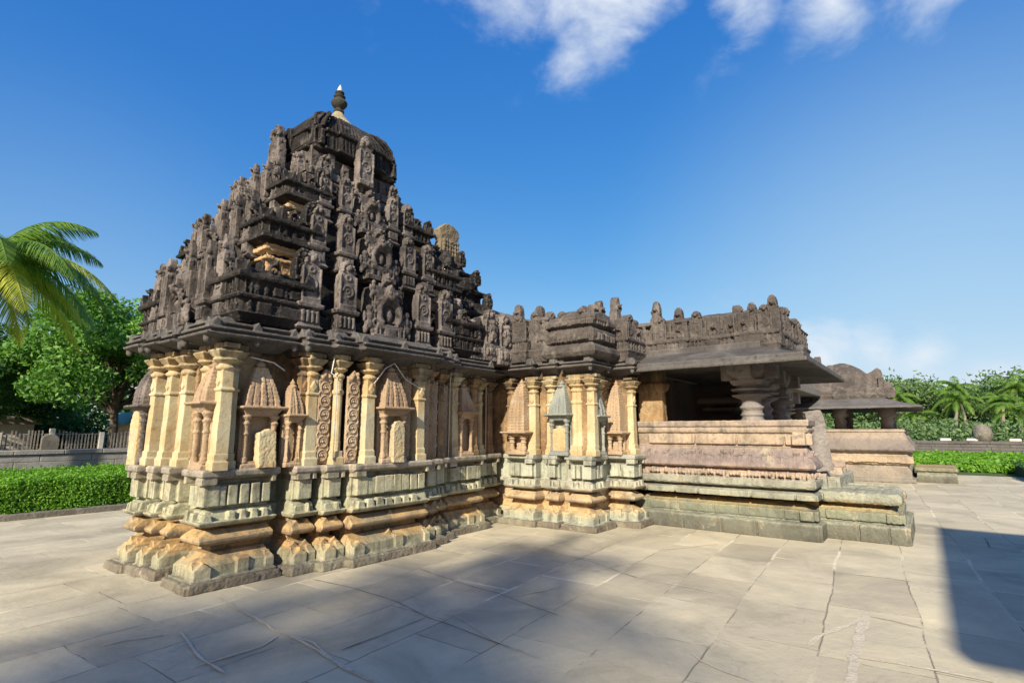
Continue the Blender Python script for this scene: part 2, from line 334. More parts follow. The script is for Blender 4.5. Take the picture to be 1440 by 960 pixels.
    def build(s, name, mat, parent=None, vox=None, disp=.012, dscale=.12, disp2=None, smooth=False, bevel=None):
        me = bpy.data.meshes.new(name); me.from_pydata(s.v, [], s.f)
        bm = bmesh.new(); bm.from_mesh(me); bmesh.ops.recalc_face_normals(bm, faces=bm.faces); bm.to_mesh(me); bm.free()
        me.materials.append(mat)
        o = bpy.data.objects.new(name, me); COL.objects.link(o); o.parent = parent
        if bevel:
            b = o.modifiers.new('bevel', 'BEVEL'); b.width = bevel; b.segments = 1
        if vox: carve(o, vox, disp, dscale)
        elif smooth:
            for p in me.polygons: p.use_smooth = True
        return o
TEX = {}
def ctex(sc, kind='CLOUDS', depth=3):
    k = (sc, kind)
    if k not in TEX:
        t = bpy.data.textures.new('erosion', kind); t.noise_scale = sc
        if kind == 'CLOUDS': t.noise_depth = depth
        TEX[k] = t
    return TEX[k]
def carve(o, vox, disp=.012, dscale=.12):
    r = o.modifiers.new('remesh', 'REMESH'); r.mode = 'VOXEL'; r.voxel_size = vox; r.use_smooth_shade = True
    for st, sc in ((disp, dscale), (disp * .8, dscale * .33)):
        d = o.modifiers.new('erosion', 'DISPLACE'); d.texture = ctex(sc); d.texture_coords = 'GLOBAL'; d.strength = st * 2; d.mid_level = .5
def tag(o, label=None, cat=None, group=None, kind=None):
    for k, v in (('label', label), ('category', cat), ('group', group), ('kind', kind)):
        if v: o[k] = v
    return o
def empty(name, loc=(0, 0, 0)):
    e = bpy.data.objects.new(name, None); COL.objects.link(e); e.location = loc; return e
def put(proto, x, y, z=0, face='y', sc=(1, 1, 1), parent=None):
    """copy of a part (and its children); face y: looks to -Y, face x: looks to -X"""
    def cp(o, par, top):
        c = o.copy(); COL.objects.link(c); c.parent = par
        for ch in list(o.children): cp(ch, c, False)
        return c
    c = cp(proto, parent, True)
    c.location = (x, y, z); c.rotation_euler = (0, 0, 0 if face == 'y' else -PI / 2); c.scale = sc
    return c
rnd = random.Random(7)

# ============================================================ THE TEMPLE
T = empty('stone_temple', (4.8, 7.4, 0))
tag(T, 'carved stone temple with a dark stepped tower and ochre walls on a moulded plinth', 'temple')
T.location = (0, 0, 0)

VB = [  # bays of the shrine, measured at the foot of the plinth: x0,x1,y0,y1
    (2.50, 3.40, 5.93, 6.48), (3.50, 3.84, 5.80, 6.6), (3.82, 4.16, 5.69, 6.6), (4.14, 5.46, 5.57, 6.6), (5.44, 5.80, 5.69, 6.6),
    (5.78, 6.10, 5.84, 6.6), (6.20, 7.10, 5.96, 6.9), (7.14, 7.85, 6.22, 7.2),
    (2.50, 3.2, 6.80, 7.04), (2.46, 3.2, 7.14, 7.38), (2.40, 3.2, 7.46, 7.86)]
VCORE = [(2.84, 7.1, 6.30, 8.55), (2.95, 3.8, 7.9, 8.85)]
MBY = [(7.78, 8.40, 4.33, 4.9), (7.74, 8.4, 5.0, 5.32), (7.64, 8.4, 5.42, 6.10), (8.60, 9.13, 3.96, 4.9)]
MCORE = [(7.95, 9.6, 4.5, 8.4)]

def sides(bay):        # which sides of a bay are its faces
    x0, x1, y0, y1 = bay
    if bay in (VB[0], MBY[0]): return (1, .3, 1, .3)
    if bay in VB[8:] or bay in MBY[1:3]: return (1, 0, .3, .3)
    if bay == MBY[3]: return (1, .8, 1, 0)
    return (.3, .3, 1, 0)
def plinth(name, bays, cores, mat):
    m = MB(); tr = random.Random(3)
    for x0, x1, y0, y1 in cores:
        m.stack(x0 - .0, x1, y0, y1, [(0, 0), (.24, 0), (.26, -.1), (.6, -.1), (.62, .02), (.75, .02), (.77, -.04), (1.19, -.04)])
    for x0, x1, y0, y1 in bays:
        m.pstack(x0, x1, y0, y1, [(0, 0), (.105, -.004), (.112, -.055), (.225, -.06), (.245, -.10), (.285, -.16), (.33, -.205), (.335, -.28), (.395, -.28),
            (.41, -.13), (.44, -.085), (.475, -.075), (.50, -.10), (.56, -.19), (.565, -.27), (.60, -.27), (.605, -.10), (.63, -.06), (.66, -.045), (.665, -.11), (.76, -.14), (.78, -.22), (.80, -.17), (1.03, -.17),
            (1.035, -.20), (1.085, -.20), (1.09, -.09), (1.12, -.035), (1.17, -.03), (1.19, -.05)], sides((x0, x1, y0, y1)))
        for ang, a, b, p in ((0, x0, x1, y0), (-PI / 2, -y1, -y0, x0)):
            L = b - a
            m.frame(ang)
            n = max(1, round(L / .16)); st = (L - .16) / n
            for i in range(n):                       # upright panels, teeth above the petal slab, end blocks of the lower course
                u = a + .08 + st * i
                g = tr.uniform(.008, .022)
                m.stack(u + g, u + st - g * .3, p + .085 + tr.uniform(-.006, .01), p + .25, [(.805 + tr.uniform(0, .012), 0), (1.01 + tr.uniform(0, .02), -.002)])
                if tr.random() < .85: m.stack(u + g, u + st - g * 1.4, p + .055, p + .22, [(.65, 0), (.73 + tr.uniform(0, .035), -.012)])
            for u in (a + .02, b - .02 - .10):
                m.stack(u, u + .10, p + .035, p + .2, [(.11, 0), (.21, 0), (.28, -.02, -.10)])
                m.box(u + .02, u + .07, p + .05, p + .2, 1.035, 1.10)
            k = max(1, int(L / .5))
            for i in range(k + 1):
                u = a + .10 + (L - .20) * i / k
                if 0 < i < k or L < .5:      # leaf cusps on the two cushions
                    m.prism([(u - .07, .27), (u + .07, .27), (u + .02, .315), (u, .345), (u - .02, .315)], p + .14, p + .3)
                    m.prism([(u - .07, .505), (u + .07, .505), (u + .02, .55), (u, .58), (u - .02, .55)], p + .125, p + .3)
            if L > .8: m.stack(a + L * .52, a + L * .52 + .13, p + .03, p + .2, [(.112, 0), (.26, 0), (.27, -.02)])
            m.frame(0)
    return m.build(name, mat, T, vox=.0078, disp=.0028, dscale=.16)
plinth('shrine_plinth', VB, VCORE, m_plinth)
m_plinth2 = stone('grey_green_plinth_stone', None, [(6, .52, .66, (.15, .15, .12), .75), (2.6, .56, .68, (.42, .42, .32), .6), (11, .60, .72, (.06, .055, .05), .7)],
    zr=[(0, (.24, .26, .21)), (.14, (.36, .38, .30)), (.22, (.40, .38, .26)), (.27, (.52, .38, .19)), (.35, (.50, .34, .17)), (.40, (.22, .13, .07)),
        (.44, (.40, .30, .2)), (.50, (.50, .38, .22)), (.57, (.48, .34, .2)), (.61, (.42, .40, .30)), (.9, (.44, .46, .36)), (1.03, (.36, .38, .30)), (1.2, (.36, .36, .31)), (1.3, (.36, .36, .31))], streak=((.09, .09, .065), .55), wear=((.58, .56, .44), .5), bstr=.38)
plinth('hall_plinth', MBY, MCORE, m_plinth2)

# rough foundation blocks round the foot, with open joints
m = MB()
for x0, x1, y0, y1 in VB + MBY:
    for ang, a, b, p in ((0, x0, x1, y0), (-PI / 2, -y1, -y0, x0)):
        m.frame(ang); u = a - .035
        if b - a > .3 or True:
            e = b + .03
            while u < e - .05:
                w = min(rnd.uniform(.28, .55), e - u)
                if e - u - w < .12: w = e - u
                m.stack(u + .004, u + w - .004, p - .05 - rnd.uniform(0, .018), p + .15, [(0, .0), (.085 + rnd.uniform(0, .02), -.006)])
                u += w
m.frame(0)
m.build('foundation_course', stone('brown_foundation_stone', [(0, (.12, .10, .075)), (.5, (.19, .165, .125)), (1, (.33, .32, .22))], [(5, .56, .68, (.42, .40, .30), .6), (12, .6, .7, (.06, .055, .04), .6)]), T, vox=.011, disp=.010, dscale=.08)

def walls(name, bays, cores, mat, z1=2.72):
    m = MB()
    for x0, x1, y0, y1 in cores: m.box(x0, x1, y0, y1, 1.15, z1)
    for x0, x1, y0, y1 in bays:
        m.stack(x0, x1, y0, y1, [(1.16, -.2), (1.27, -.2), (1.28, -.235), (2.36, -.235), (2.38, -.215), (2.44, -.20), (2.45, -.23), (z1, -.23)])
    return m.build(name, mat, T, vox=.014, disp=.012, dscale=.10)
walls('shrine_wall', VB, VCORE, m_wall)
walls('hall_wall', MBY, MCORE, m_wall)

# ---- wall ornaments, each prototype looks to -Y with its back on y=0
def pil_mesh(h=1.36, w=.15, round_=False):
    m = MB(); b = w / 2
    m.stack(-b - .02, b + .02, -.13, .04, [(0, 0), (.09, 0), (.10, -.015), (.13, -.015)])
    m.box(-b - .005, b + .005, -.115, .04, .12, .17)
    zs = h - .30
    if round_:
        m.lathe(0, -.04, [(b * .95, .15), (b * .95, zs - .2), (b * 1.25, zs - .18), (b * 1.25, zs - .15), (b * .9, zs - .13), (b * .95, zs)], 12)
        for k in range(6): m.lathe(0, -.04, [(b * 1.06, .17 + k * .02), (b * 1.06, .18 + k * .02)], 12)
    else:
        m.stack(-b, b, -.10, .04, [(.16, 0), (zs - .22, -.004), (zs - .215, .01), (zs - .19, .01), (zs - .185, -.006), (zs, -.006)])
        m.prism([(-b * .6, zs - .12), (0, zs - .17), (b * .6, zs - .12), (0, zs - .04)], -.115, -.05)
    m.lathe(0, -.04, [(b * .8, zs), (b * 1.2, zs + .015), (b * 1.35, zs + .04), (b * 1.05, zs + .06), (b * .85, zs + .075), (b * 1.25, zs + .09), (b * 1.75, zs + .115), (b * 1.8, zs + .13), (b * 1.2, zs + .14), (b * .95, zs + .15)], 14)
    m.stack(-b * 1.1, b * 1.1, -.14, .04, [(zs + .145, 0), (zs + .17, .02), (zs + .21, .045), (zs + .225, .045), (zs + .23, 0), (h, .0)])
    m.box(-b * 1.9, b * 1.9, -.12, .04, h - .05, h)
    return m
def hide_proto(o): return o
protos = {}
def pilaster_proto(mat, **k):
    return pil_mesh(**k).build('pilaster', mat, T, vox=.007, disp=.0022, dscale=.16)
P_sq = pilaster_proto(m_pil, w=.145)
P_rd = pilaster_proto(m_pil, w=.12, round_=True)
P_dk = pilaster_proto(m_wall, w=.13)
def aed_mesh(w, hp, ht, steps=9, curved=1.5, cols=5):
    a = MB(); t = MB(); b = w / 2
    a.stack(-b, b, -.16, .03, [(0, 0), (.05, 0), (.055, -.02), (.08, -.02)])
    for sx in (-1, 1):
        x = sx * (b - .045)
        a.lathe(x, -.115, [(.038, .07), (.036, .12), (.028, .13), (.028, hp * .55), (.04, hp * .58), (.028, hp * .62), (.034, hp * .72), (.05, hp * .76), (.03, hp * .8), (.055, hp * .86), (.06, hp * .88), (.03, hp * .9), (.03, hp)], 10)
    a.box(-b + .02, b - .02, -.03, .03, .05, hp)
    a.stack(-b + .03, b - .03, -.14, .03, [(hp * .88, 0), (hp * .94, .02), (hp * .98, .04), (hp, .04)])
    t.stack(-b, b, -.18, .03, [(hp - .005, .03), (hp + .012, .055), (hp + .03, .05), (hp + .035, 0)])
    for i in range(steps):
        f = i / steps; g = (i + .78) / steps
        k = 1 - .66 * f ** curved; hw = b * k; d = .15 * k + .02; z0 = hp + .03 + ht * f; z1 = hp + .03 + ht * g
        t.box(-hw * .93, hw * .93, -d * .9, .03, z0 - .004, hp + .03 + ht * (i + 1.05) / steps)
        cw = 2 * hw / cols
        for c in range(cols):
            t.stack(-hw + cw * c + cw * .10, -hw + cw * (c + 1) - cw * .10, -d - (.012 if c == cols // 2 else 0), .03, [(z0, 0), (z1, -.004)])
    zt = hp + .03 + ht; r = b * .36
    t.lathe(0, -.03, [(r, zt), (r * 1.25, zt + .02), (r * .8, zt + .04), (r * .5, zt + .05), (r * .8, zt + .07), (r * .3, zt + .10), (.004, zt + .13)], 10)
    return a, t
def aed_proto(mat, *a, **k):
    p, t = aed_mesh(*a, **k)
    po = p.build('miniature_shrine', mat, T, vox=.007, disp=.004, dscale=.05)
    t.build('miniature_tower', mat, po, vox=.007, disp=.004, dscale=.05)
    return po
A_pink = aed_proto(m_pink, .36, .66, .36)
A_big = aed_proto(m_pink, .40, .66, .42)
A_tall = aed_proto(m_pink, .26, .34, .74, steps=16, curved=2.6, cols=4)
A_grey = aed_proto(m_grey, .42, .64, .44, steps=11)
A_dome = aed_proto(m_front, .36, .70, .44, steps=10, curved=2.3, cols=6)
def scroll_proto():
    m = MB(); n = 6; w = .16
    m.box(-w / 2 - .01, w / 2 + .01, -.01, .03, .0, 1.08)
    for i in range(n):
        z = .10 + i * .165
        m.ring(0, -.012, z, .066, .012, n=20)
        m.ring(.006, -.012, z, .036, .010, -60, 200, n=12)
        m.ball(0, -.015, z, .017)
        for s in (-1, 1):
            m.ring(s * .062, -.010, z + .082, .028, .009, 100 if s < 0 else -80, 260 if s < 0 else 80, n=8)
    for i in range(4): m.ball(rnd.uniform(-.05, .05), -.02, 1.03 + rnd.uniform(0, .08), .03)
    m.prism([(-.09, 1.0), (.09, 1.0), (.09, 1.06), (.05, 1.1), (0, 1.16), (-.05, 1.1), (-.09, 1.06)], -.02, .03)
    return m.build('scroll_panel', m_pink, T, vox=.0055, disp=.003, dscale=.05)
S_scr = scroll_proto()
def stele(name, w, h, mat, rnd_top=True, parent=T):
    m = MB(); pts = [(-w / 2, 0), (w / 2, 0)]
    if rnd_top: pts += [(w / 2 * math.cos(t), h - w / 2 + w / 2 * 1.3 * math.sin(t)) for t in [PI * k / 10 for k in range(11)]]
    else: pts += [(w / 2, h * .9), (w * .25, h * .93), (.02, h), (-w * .2, h * .92), (-w / 2, h * .88)]
    m.prism(pts, -.10, .02)
    return m.build(name, mat, parent, vox=.009, disp=.008, dscale=.06)

uses = set()
def place(proto, *a, **k):
    if proto.name not in uses:
        uses.add(proto.name)
        x, y = a[0], a[1]; z = a[2] if len(a) > 2 else 0
        proto.location = (x, y, z); proto.rotation_euler = (0, 0, 0 if k.get('face', 'y') == 'y' else -PI / 2); proto.scale = k.get('sc', (1, 1, 1)); return proto
    return put(proto, *a, parent=T, **k)
Z = 1.18
# front (-Y) face of the shrine
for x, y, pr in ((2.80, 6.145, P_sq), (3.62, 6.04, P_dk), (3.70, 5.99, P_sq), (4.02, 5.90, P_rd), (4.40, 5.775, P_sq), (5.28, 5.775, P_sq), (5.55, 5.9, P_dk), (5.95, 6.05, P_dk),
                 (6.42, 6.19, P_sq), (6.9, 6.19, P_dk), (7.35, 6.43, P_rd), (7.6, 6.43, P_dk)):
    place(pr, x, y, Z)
for x, y in ((3.86, 5.90), (4.19, 5.775), (5.08, 5.78), (5.44, 5.785), (5.72, 5.9), (6.24, 6.19), (6.78, 6.2), (7.1, 6.44)): place(S_scr, x, y, Z + .02, sc=(.95, 1, 1))
place(A_big, 3.14, 6.15, Z, sc=(1.05, 1.0, 1.0)); place(A_pink, 3.50, 6.06, Z, sc=(.55, 1, .88)); place(A_big, 4.76, 5.78, Z, sc=(1.05, 1.1, 1.05)); place(A_pink, 6.66, 6.19, Z, sc=(.9, 1, 1.05))
s1 = stele('leaning_stele', .20, .44, m_pil, False); s1.location = (3.20, 6.02, Z); s1.rotation_euler = (R(-6), 0, 0)
s2 = stele('round_topped_stele', .19, .52, m_pil, True); s2.location = (4.80, 5.66, Z); s2.rotation_euler = (R(-4), R(2), 0)
# left (-X) face of the shrine
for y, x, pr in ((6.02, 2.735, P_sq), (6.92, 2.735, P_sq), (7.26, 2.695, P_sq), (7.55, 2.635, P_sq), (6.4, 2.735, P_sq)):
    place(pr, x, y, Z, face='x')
for y, x in ((6.66, 3.05), (7.10, 3.05)): place(S_scr, x - .2, y, Z + .02, face='x', sc=(1.1, 1, 1))
place(A_pink, 2.72, 6.22, Z, face='x', sc=(.85, 1.1, 1.05))
place(A_dome, 2.66, 7.80, Z, face='x', sc=(1.0, 1.15, 1.0))
s3 = stele('curved_buttress', .26, .62, m_pil, True); s3.location = (2.56, 7.80, Z); s3.rotation_euler = (0, 0, -PI / 2)
# hall
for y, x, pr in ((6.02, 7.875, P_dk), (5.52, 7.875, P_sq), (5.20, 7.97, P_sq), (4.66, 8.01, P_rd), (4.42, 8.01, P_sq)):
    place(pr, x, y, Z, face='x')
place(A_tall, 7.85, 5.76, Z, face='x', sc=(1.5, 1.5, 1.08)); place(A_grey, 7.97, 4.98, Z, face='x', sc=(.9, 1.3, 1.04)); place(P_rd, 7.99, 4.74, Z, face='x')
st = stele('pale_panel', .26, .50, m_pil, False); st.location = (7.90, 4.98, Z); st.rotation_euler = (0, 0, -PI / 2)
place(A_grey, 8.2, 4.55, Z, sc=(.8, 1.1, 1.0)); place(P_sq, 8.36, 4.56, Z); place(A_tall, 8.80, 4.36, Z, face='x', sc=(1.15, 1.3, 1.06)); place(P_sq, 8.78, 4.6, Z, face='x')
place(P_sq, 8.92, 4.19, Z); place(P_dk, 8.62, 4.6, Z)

def conduit(label, pts, rad=.008):
    m = MB(); m.tube(pts, rad, 6); o = m.build('white_conduit', m_white, None, smooth=True); tag(o, label, 'conduit', 'white conduits on the walls')
conduit('white conduit running up the shaded wall nearest the hall', [(7.47, 6.33, 1.2), (7.47, 6.33, 2.5), (7.2, 6.2, 2.52)])
conduit('white conduit in the middle of the shaded recess wall', [(7.13, 6.28, 1.2), (7.13, 6.28, 2.2)])
conduit('white conduit on the right corner bay of the shrine', [(6.2, 6.02, 1.2), (6.21, 6.02, 2.35), (6.1, 5.9, 2.5)])
conduit('white conduit looping beside the round pilaster and scrolls', [(3.93, 5.76, 1.25), (3.935, 5.76, 2.25), (3.86, 5.78, 2.3), (3.88, 5.76, 2.5)])
conduit('white conduit sloping under the eaves over the leaning stele', [(2.95, 6.0, 2.42), (3.22, 5.98, 2.38), (3.36, 5.98, 2.3)], .008)
conduit('white conduit over the large aedicule of the shrine front', [(4.42, 5.66, 2.2), (4.6, 5.66, 2.42), (4.75, 5.66, 2.5), (4.95, 5.66, 2.3), (5.2, 5.66, 2.2)])
# ---- eaves
def eaves(name, bays, cores, z=2.60, ext=.09):
    m = MB(); tr = random.Random(5)
    pr = [(z - .10, -.2), (z - .06, -.10), (z - .02, ext - .08), (z, ext + .03), (z + .028, ext + .04), (z + .032, ext - .02), (z + .062, ext - .035), (z + .066, ext + .01), (z + .094, ext + .015), (z + .10, ext - .07), (z + .135, ext - .08), (z + .14, ext - .035), (z + .165, ext - .04), (z + .17, ext - .2), (z + .26, ext - .28)]
    for x0, x1, y0, y1 in cores: m.box(x0, x1, y0, y1, z - .05, z + .28)
    for x0, x1, y0, y1 in bays:
        m.pstack(x0, x1, y0, y1, pr, sides((x0, x1, y0, y1)))
        for ang, a, b, p in ((0, x0, x1, y0), (-PI / 2, -y1, -y0, x0)):
            m.frame(ang); L = b - a
            k = max(1, round(L / .6))
            for i in range(k + 1):
                u = a + L * i / k
                if rnd.random() < .4: m.ball(u, p - ext + .03, z - .035, .04, .04, .05)     # pendants
                m.prism([(u - .055, z + .09), (u + .055, z + .09), (u + .04, z + .15), (u, z + .20), (u - .04, z + .15)], p - ext + .02, p + .1)
            n = int(L / .05)
            for i in range(n): m.box(a + .05 * i + .01, a + .05 * i + .035, p - ext + .10, p + .1, z - .035, z + .0)
            m.frame(0)
    return m.build(name, m_eave, T, vox=.0095, disp=.004, dscale=.12)
eaves('shrine_eaves', VB, VCORE)
eaves('hall_eaves', MBY, MCORE, z=2.66, ext=.03)

# ---- generic carved relief strips (looks to -Y in the current frame)
def figure(m, u, y, z, h):
    m.ball(u, y, z + h * .86, h * .13); m.ball(u, y, z + h * .58, h * .17, h * .12, h * .2); m.ball(u, y, z + h * .3, h * .2, h * .14, h * .18)
    for s in (-1, 1):
        m.ball(u + s * h * .2, y, z + h * .55, h * .07, h * .08, h * .2); m.ball(u + s * h * .13, y, z + h * .12, h * .1, h * .1, h * .16)
def frieze(m, a, b, y, z, h, r):
    m.box(a, b, y + .02, y + .12, z, z + h); u = a
    while u < b - .02:
        w = min(r.uniform(.07, .16), b - u); k = r.random()
        if k < .35: m.box(u + .006, u + w - .006, y - .02, y + .06, z + .01, z + h * r.uniform(.8, 1))
        elif k < .7: figure(m, u + w / 2, y, z, h * r.uniform(.85, 1.05))
        else:
            m.box(u + .006, u + .025, y - .015, y + .06, z, z + h); m.box(u + w - .025, u + w - .006, y - .015, y + .06, z, z + h); m.ring(u + w / 2, y + .01, z + h * .5, min(w * .3, h * .32), .012, n=10)
        u += w
def arch(m, u, y, z, rr, big=True, r=rnd):
    """horseshoe arch crowned by a lion mask"""
    m.ring(u, y, z + rr, rr, rr * .22, -50, 230, n=22, m=8, sx=.92)
    m.ring(u, y + .02, z + rr, rr * .70, rr * .09, -60, 240, n=16)
    m.ball(u, y + .03, z + rr * .9, rr * .30, .05, rr * .5)
    m.box(u - rr * 1.1, u + rr * 1.1, y - .03, y + .1, z - .03, z + rr * .18)
    n = 9
    for i in range(n):
        t = R(-30 + 240 * i / (n - 1)); m.ball(u + rr * 1.2 * math.cos(t), y + .01, z + rr + rr * 1.22 * math.sin(t), rr * .17, rr * .15)
    zc = z + rr * 2.2
    m.ball(u, y - .04, zc, rr * .42, rr * .3, rr * .34)
    for s in (-1, 1):
        m.ball(u + s * rr * .28, y - .07, zc + rr * .22, rr * .15); m.ball(u + s * rr * .45, y - .03, zc - rr * .15, rr * .18)
    m.prism([(u - rr * .35, zc), (u + rr * .35, zc), (u + rr * .22, zc + rr * .5), (u, zc + rr * .95), (u - rr * .22, zc + rr * .5)], y - .03, y + .1)
    m.ring(u - rr * 1.15, y, z + rr * .22, rr * .25, rr * .09, n=10); m.ring(u + rr * 1.15, y, z + rr * .22, rr * .25, rr * .09, n=10)
def slab(m, u, y, z, h, w, t=.12, r=rnd):
    """tall carved slab with a curl in relief and a knotted crest"""
    hw = w / 2
    m.prism([(u - hw * .78, z), (u + hw * .78, z), (u + hw * .92, z + h * .12), (u + hw, z + h * .45), (u + hw * .8, z + h * .68), (u + hw * .5, z + h * .74), (u - hw * .5, z + h * .74), (u - hw * .8, z + h * .68), (u - hw, z + h * .45), (u - hw * .92, z + h * .12)], y, y + t)
    m.ring(u, y - .005, z + h * .36, hw * .52, .016, -90, 180, n=14); m.ring(u, y, z + h * .36, hw * .22, .014, n=10)
    m.ring(u, y - .004, z + h * .62, hw * .26, .012, n=8)
    m.box(u - hw * .9, u + hw * .9, y - .03, y + t, z - .01, z + h * .09)
    for s in (-1, 1): m.box(u + s * hw * .84 - .012, u + s * hw * .84 + .012, y - .02, y + .04, z + h * .08, z + h * .66)
    for i in range(9):
        q = PI * i / 8; m.ball(u + hw * .60 * math.cos(q), y + r.uniform(0, .03), z + h * .75 + hw * .75 * math.sin(q), hw * r.uniform(.14, .24), .04)
    m.ball(u, y - .01, z + h * .82, hw * .26, .05, hw * .3)
    for s in (-1, 1): m.ball(u + s * hw * .12, y - .05, z + h * .84, hw * .08)
    m.prism([(u - hw * .62, z + h * .72), (u + hw * .62, z + h * .72), (u + hw * .6, z + h * .86), (u + hw * .46, z + h * .94), (u + hw * .15, z + h * .985), (u - hw * .25, z + h * .97), (u - hw * .5, z + h * .92), (u - hw * .6, z + h * .84)], y + .01, y + t * .9)

# ---- the tower
TX, TY = 4.8, 7.4
TW = empty('tower'); TW.parent = T
TI = [(2.86, 3.80, 2.06, 1.46), (3.76, 4.56, 1.72, 1.23), (4.52, 5.26, 1.32, .96)]
FRAMES = ((0, 2, 3, True), (-PI / 2, 3, 2, True), (PI / 2, 3, 2, False))
for ti, (z0, z1, hx, hy) in enumerate(TI):
    H = z1 - z0; body = MB(); r = random.Random(20 + ti); sc = (1, .84, .70)[ti]
    body.stack(TX - hx * .86, TX + hx * .86, TY - hy * .84, TY + hy * .84, [(z0 - .1, 0), (z0 + H * .22, 0), (z0 + H * .25, -.06), (z0 + H * .75, -.12), (z1, -.16), (z1 + .12, -.3)])
    cs = .86 * sc
    for sx in (-1, 1):
        for sy in (-1, 1):
            if sy > 0 and sx > 0: continue
            x0, x1 = sorted((TX + sx * hx, TX + sx * (hx - cs))); y0, y1 = sorted((TY + sy * hy, TY + sy * (hy - cs * .75)))
            body.stack(x0, x1, y0, y1, [(z0 - .05, -.05), (z0 + .03, 0), (z0 + .06, .03), (z0 + .08, -.03), (z0 + H * .22, -.04),][(0 if ti == 0 else 5):] + ([] if ti == 0 else [(z0 + .14, -.14), (z0 + .15, -.01), (z0 + .17, .05), (z0 + .20, .05), (z0 + .215, -.01)]) + [ (z0 + H * .24, .03), (z0 + H * .28, .04), (z0 + H * .30, -.02),
                (z0 + H * .47, -.03), (z0 + H * .48, .05), (z0 + H * .52, .06), (z0 + H * .55, .04), (z0 + H * .60, -.05), (z0 + H * .65, -.12), (z0 + H * .68, -.22), (z0 + H * .70, -.32)])
            if ti == 0: continue
            ock = MB(); ock.stack(x0, x1, y0, y1, [(z0 - .22, -.10), (z0 - .08, -.10), (z0 - .07, -.06), (z0 - .03, -.06), (z0 - .02, -.11), (z0 + .03, -.10), (z0 + .04, -.05), (z0 + .09, -.045), (z0 + .10, -.09), (z0 + .16, -.09)])
            ock.build('exposed_core', m_och, TW, vox=.013, disp=.016, dscale=.07)
    for ang, w_, d_, main in FRAMES:
        # local: u along the face, centre at 0, outward = -y
        hu, hv = (hx, hy) if ang == 0 else (hy, hx)
        body.frame(ang, (TX, TY, 0))
        # corner kuta friezes
        for s in (-1, 1):
            a, b = sorted((s * hu, s * (hu - cs * (1 if ang == 0 else .75))))
            if not main and s > 0: continue
            frieze(body, a + .05, b - .05, -hv - .0, (z0 + H * .07) if ti == 0 else z0 + .20, H * (.15 if ti == 0 else .10), r)
            frieze(body, a + .04, b - .04, -hv - .0, z0 + H * .31, H * .15, r)
            arch(body, (a + b) / 2 + r.uniform(-.05, .05), -hv - .02, z0 + H * .56, .055 * sc + .012, r=r)
            for q in (a + .06, b - .06): body.prism([(q - .05, z0 + H * .53), (q + .05, z0 + H * .53), (q, z0 + H * .72)], -hv - .05, -hv + .12)
            if ang == 0 or True: slab(body, b - .10 if s < 0 else a + .10, -hv + .02, z0 + H * .62, H * .42, .24 * sc, r=r)
        body.frame(ang, (TX, TY, 0))
        body.box(-hu + .1, hu - .1, -hv + .12, -hv + .4, z0 - .05, z0 + H * .2)
        frieze(body, -hu + cs, hu - cs, -hv + .08, z0 + H * .02, H * .18, r)
    body.frame(0)
    body.build('tower_tier', m_tower, TW, vox=.011, disp=.007, dscale=.10)
    # pairs of tall slabs and the central arches, each a piece of its own
    for ang, w_, d_, main in FRAMES:
        if not main: continue
        hu, hv = (hx, hy) if ang == 0 else (hy, hx)
        k = 1 if ang == 0 else .62
        for s in (-1, 1):
            for j, q in enumerate((.52, .27)):
                rel = MB().frame(ang, (TX, TY, 0))
                u = s * hu * (q + .06 if ang == 0 else q + .14); o_ = hv + (.03 + .03 * j); tall = 1.0 if ang == 0 else 1.12
                zb = z0 + H * .05
                rel.stack(u - .155 * sc * k, u + .155 * sc * k, -o_ + .01, -o_ + .3, [(zb - .08, .0), (zb - .05, .03), (zb - .02, 0), (zb + H * .2, -.02), (zb + H * .21, .02), (zb + H * .26, .03), (zb + H * .28, -.01)])
                for c in range(4): rel.box(u + (c - 1.5) * .065 * sc * k - .018, u + (c - 1.5) * .065 * sc * k + .018, -o_ - .01, -o_ + .05, zb + .01, zb + H * .17)
                slab(rel, u, -o_ + .02, zb + H * .27, H * .74 * tall, .29 * sc * k, r=r)
                rel.frame(0); rel.build('carved_slab', m_front, TW, vox=.009, disp=.003, dscale=.07)
        hv = hy if ang == 0 else hx; kk = sc * (1 if ang == 0 else .8)
        ar = MB().frame(ang, (TX, TY, 0))
        oo = hv + (.10 if ang == 0 else .12)
        ar.box(-.22 * kk, .22 * kk, -oo + .08, -oo + .4, z0 - .05, z0 + H * .8)
        ar.box(-.30 * kk, .30 * kk, -oo - .02, -oo + .3, z0 - .03, z0 + .04); frieze(ar, -.27 * kk, .27 * kk, -oo, z0 + .04, .12, r)
        arch(ar, 0, -oo + .02, z0 + .16 * 1, .20 * kk, r=r)
        for s in (-1, 1): figure(ar, s * .33 * kk, -oo + .05, z0 + .05, .4 * kk)
        if ang == 0:
            arch(ar, 0, -oo + .10, z0 + H * .62, .125 * kk, r=r)
            for s in (-1, 1): figure(ar, s * .24 * kk, -oo + .10, z0 + H * .6, .26 * kk)
        ar.frame(0); ar.build('lion_mask_arch', m_front, TW, vox=.0095, disp=.004, dscale=.07)
        if ang != 0:   # free-standing pointed slabs on the left face
            for uu, hh, bk in ((0, .86, .10), (-.34 * sc, .70, .16), (.36 * sc, .70, .16)):
                ar = MB().frame(ang, (TX, TY, 0)); slab(ar, uu, -oo + bk, z0 + H * .40, H * hh, .26 * kk, t=.09, r=r); ar.box(uu - .05, uu + .05, -oo + bk, -oo + bk + .25, z0 + H * .3, z0 + H * .6)
                ar.frame(0); ar.build('pointed_slab', m_front, TW, vox=.0105, disp=.006, dscale=.07)

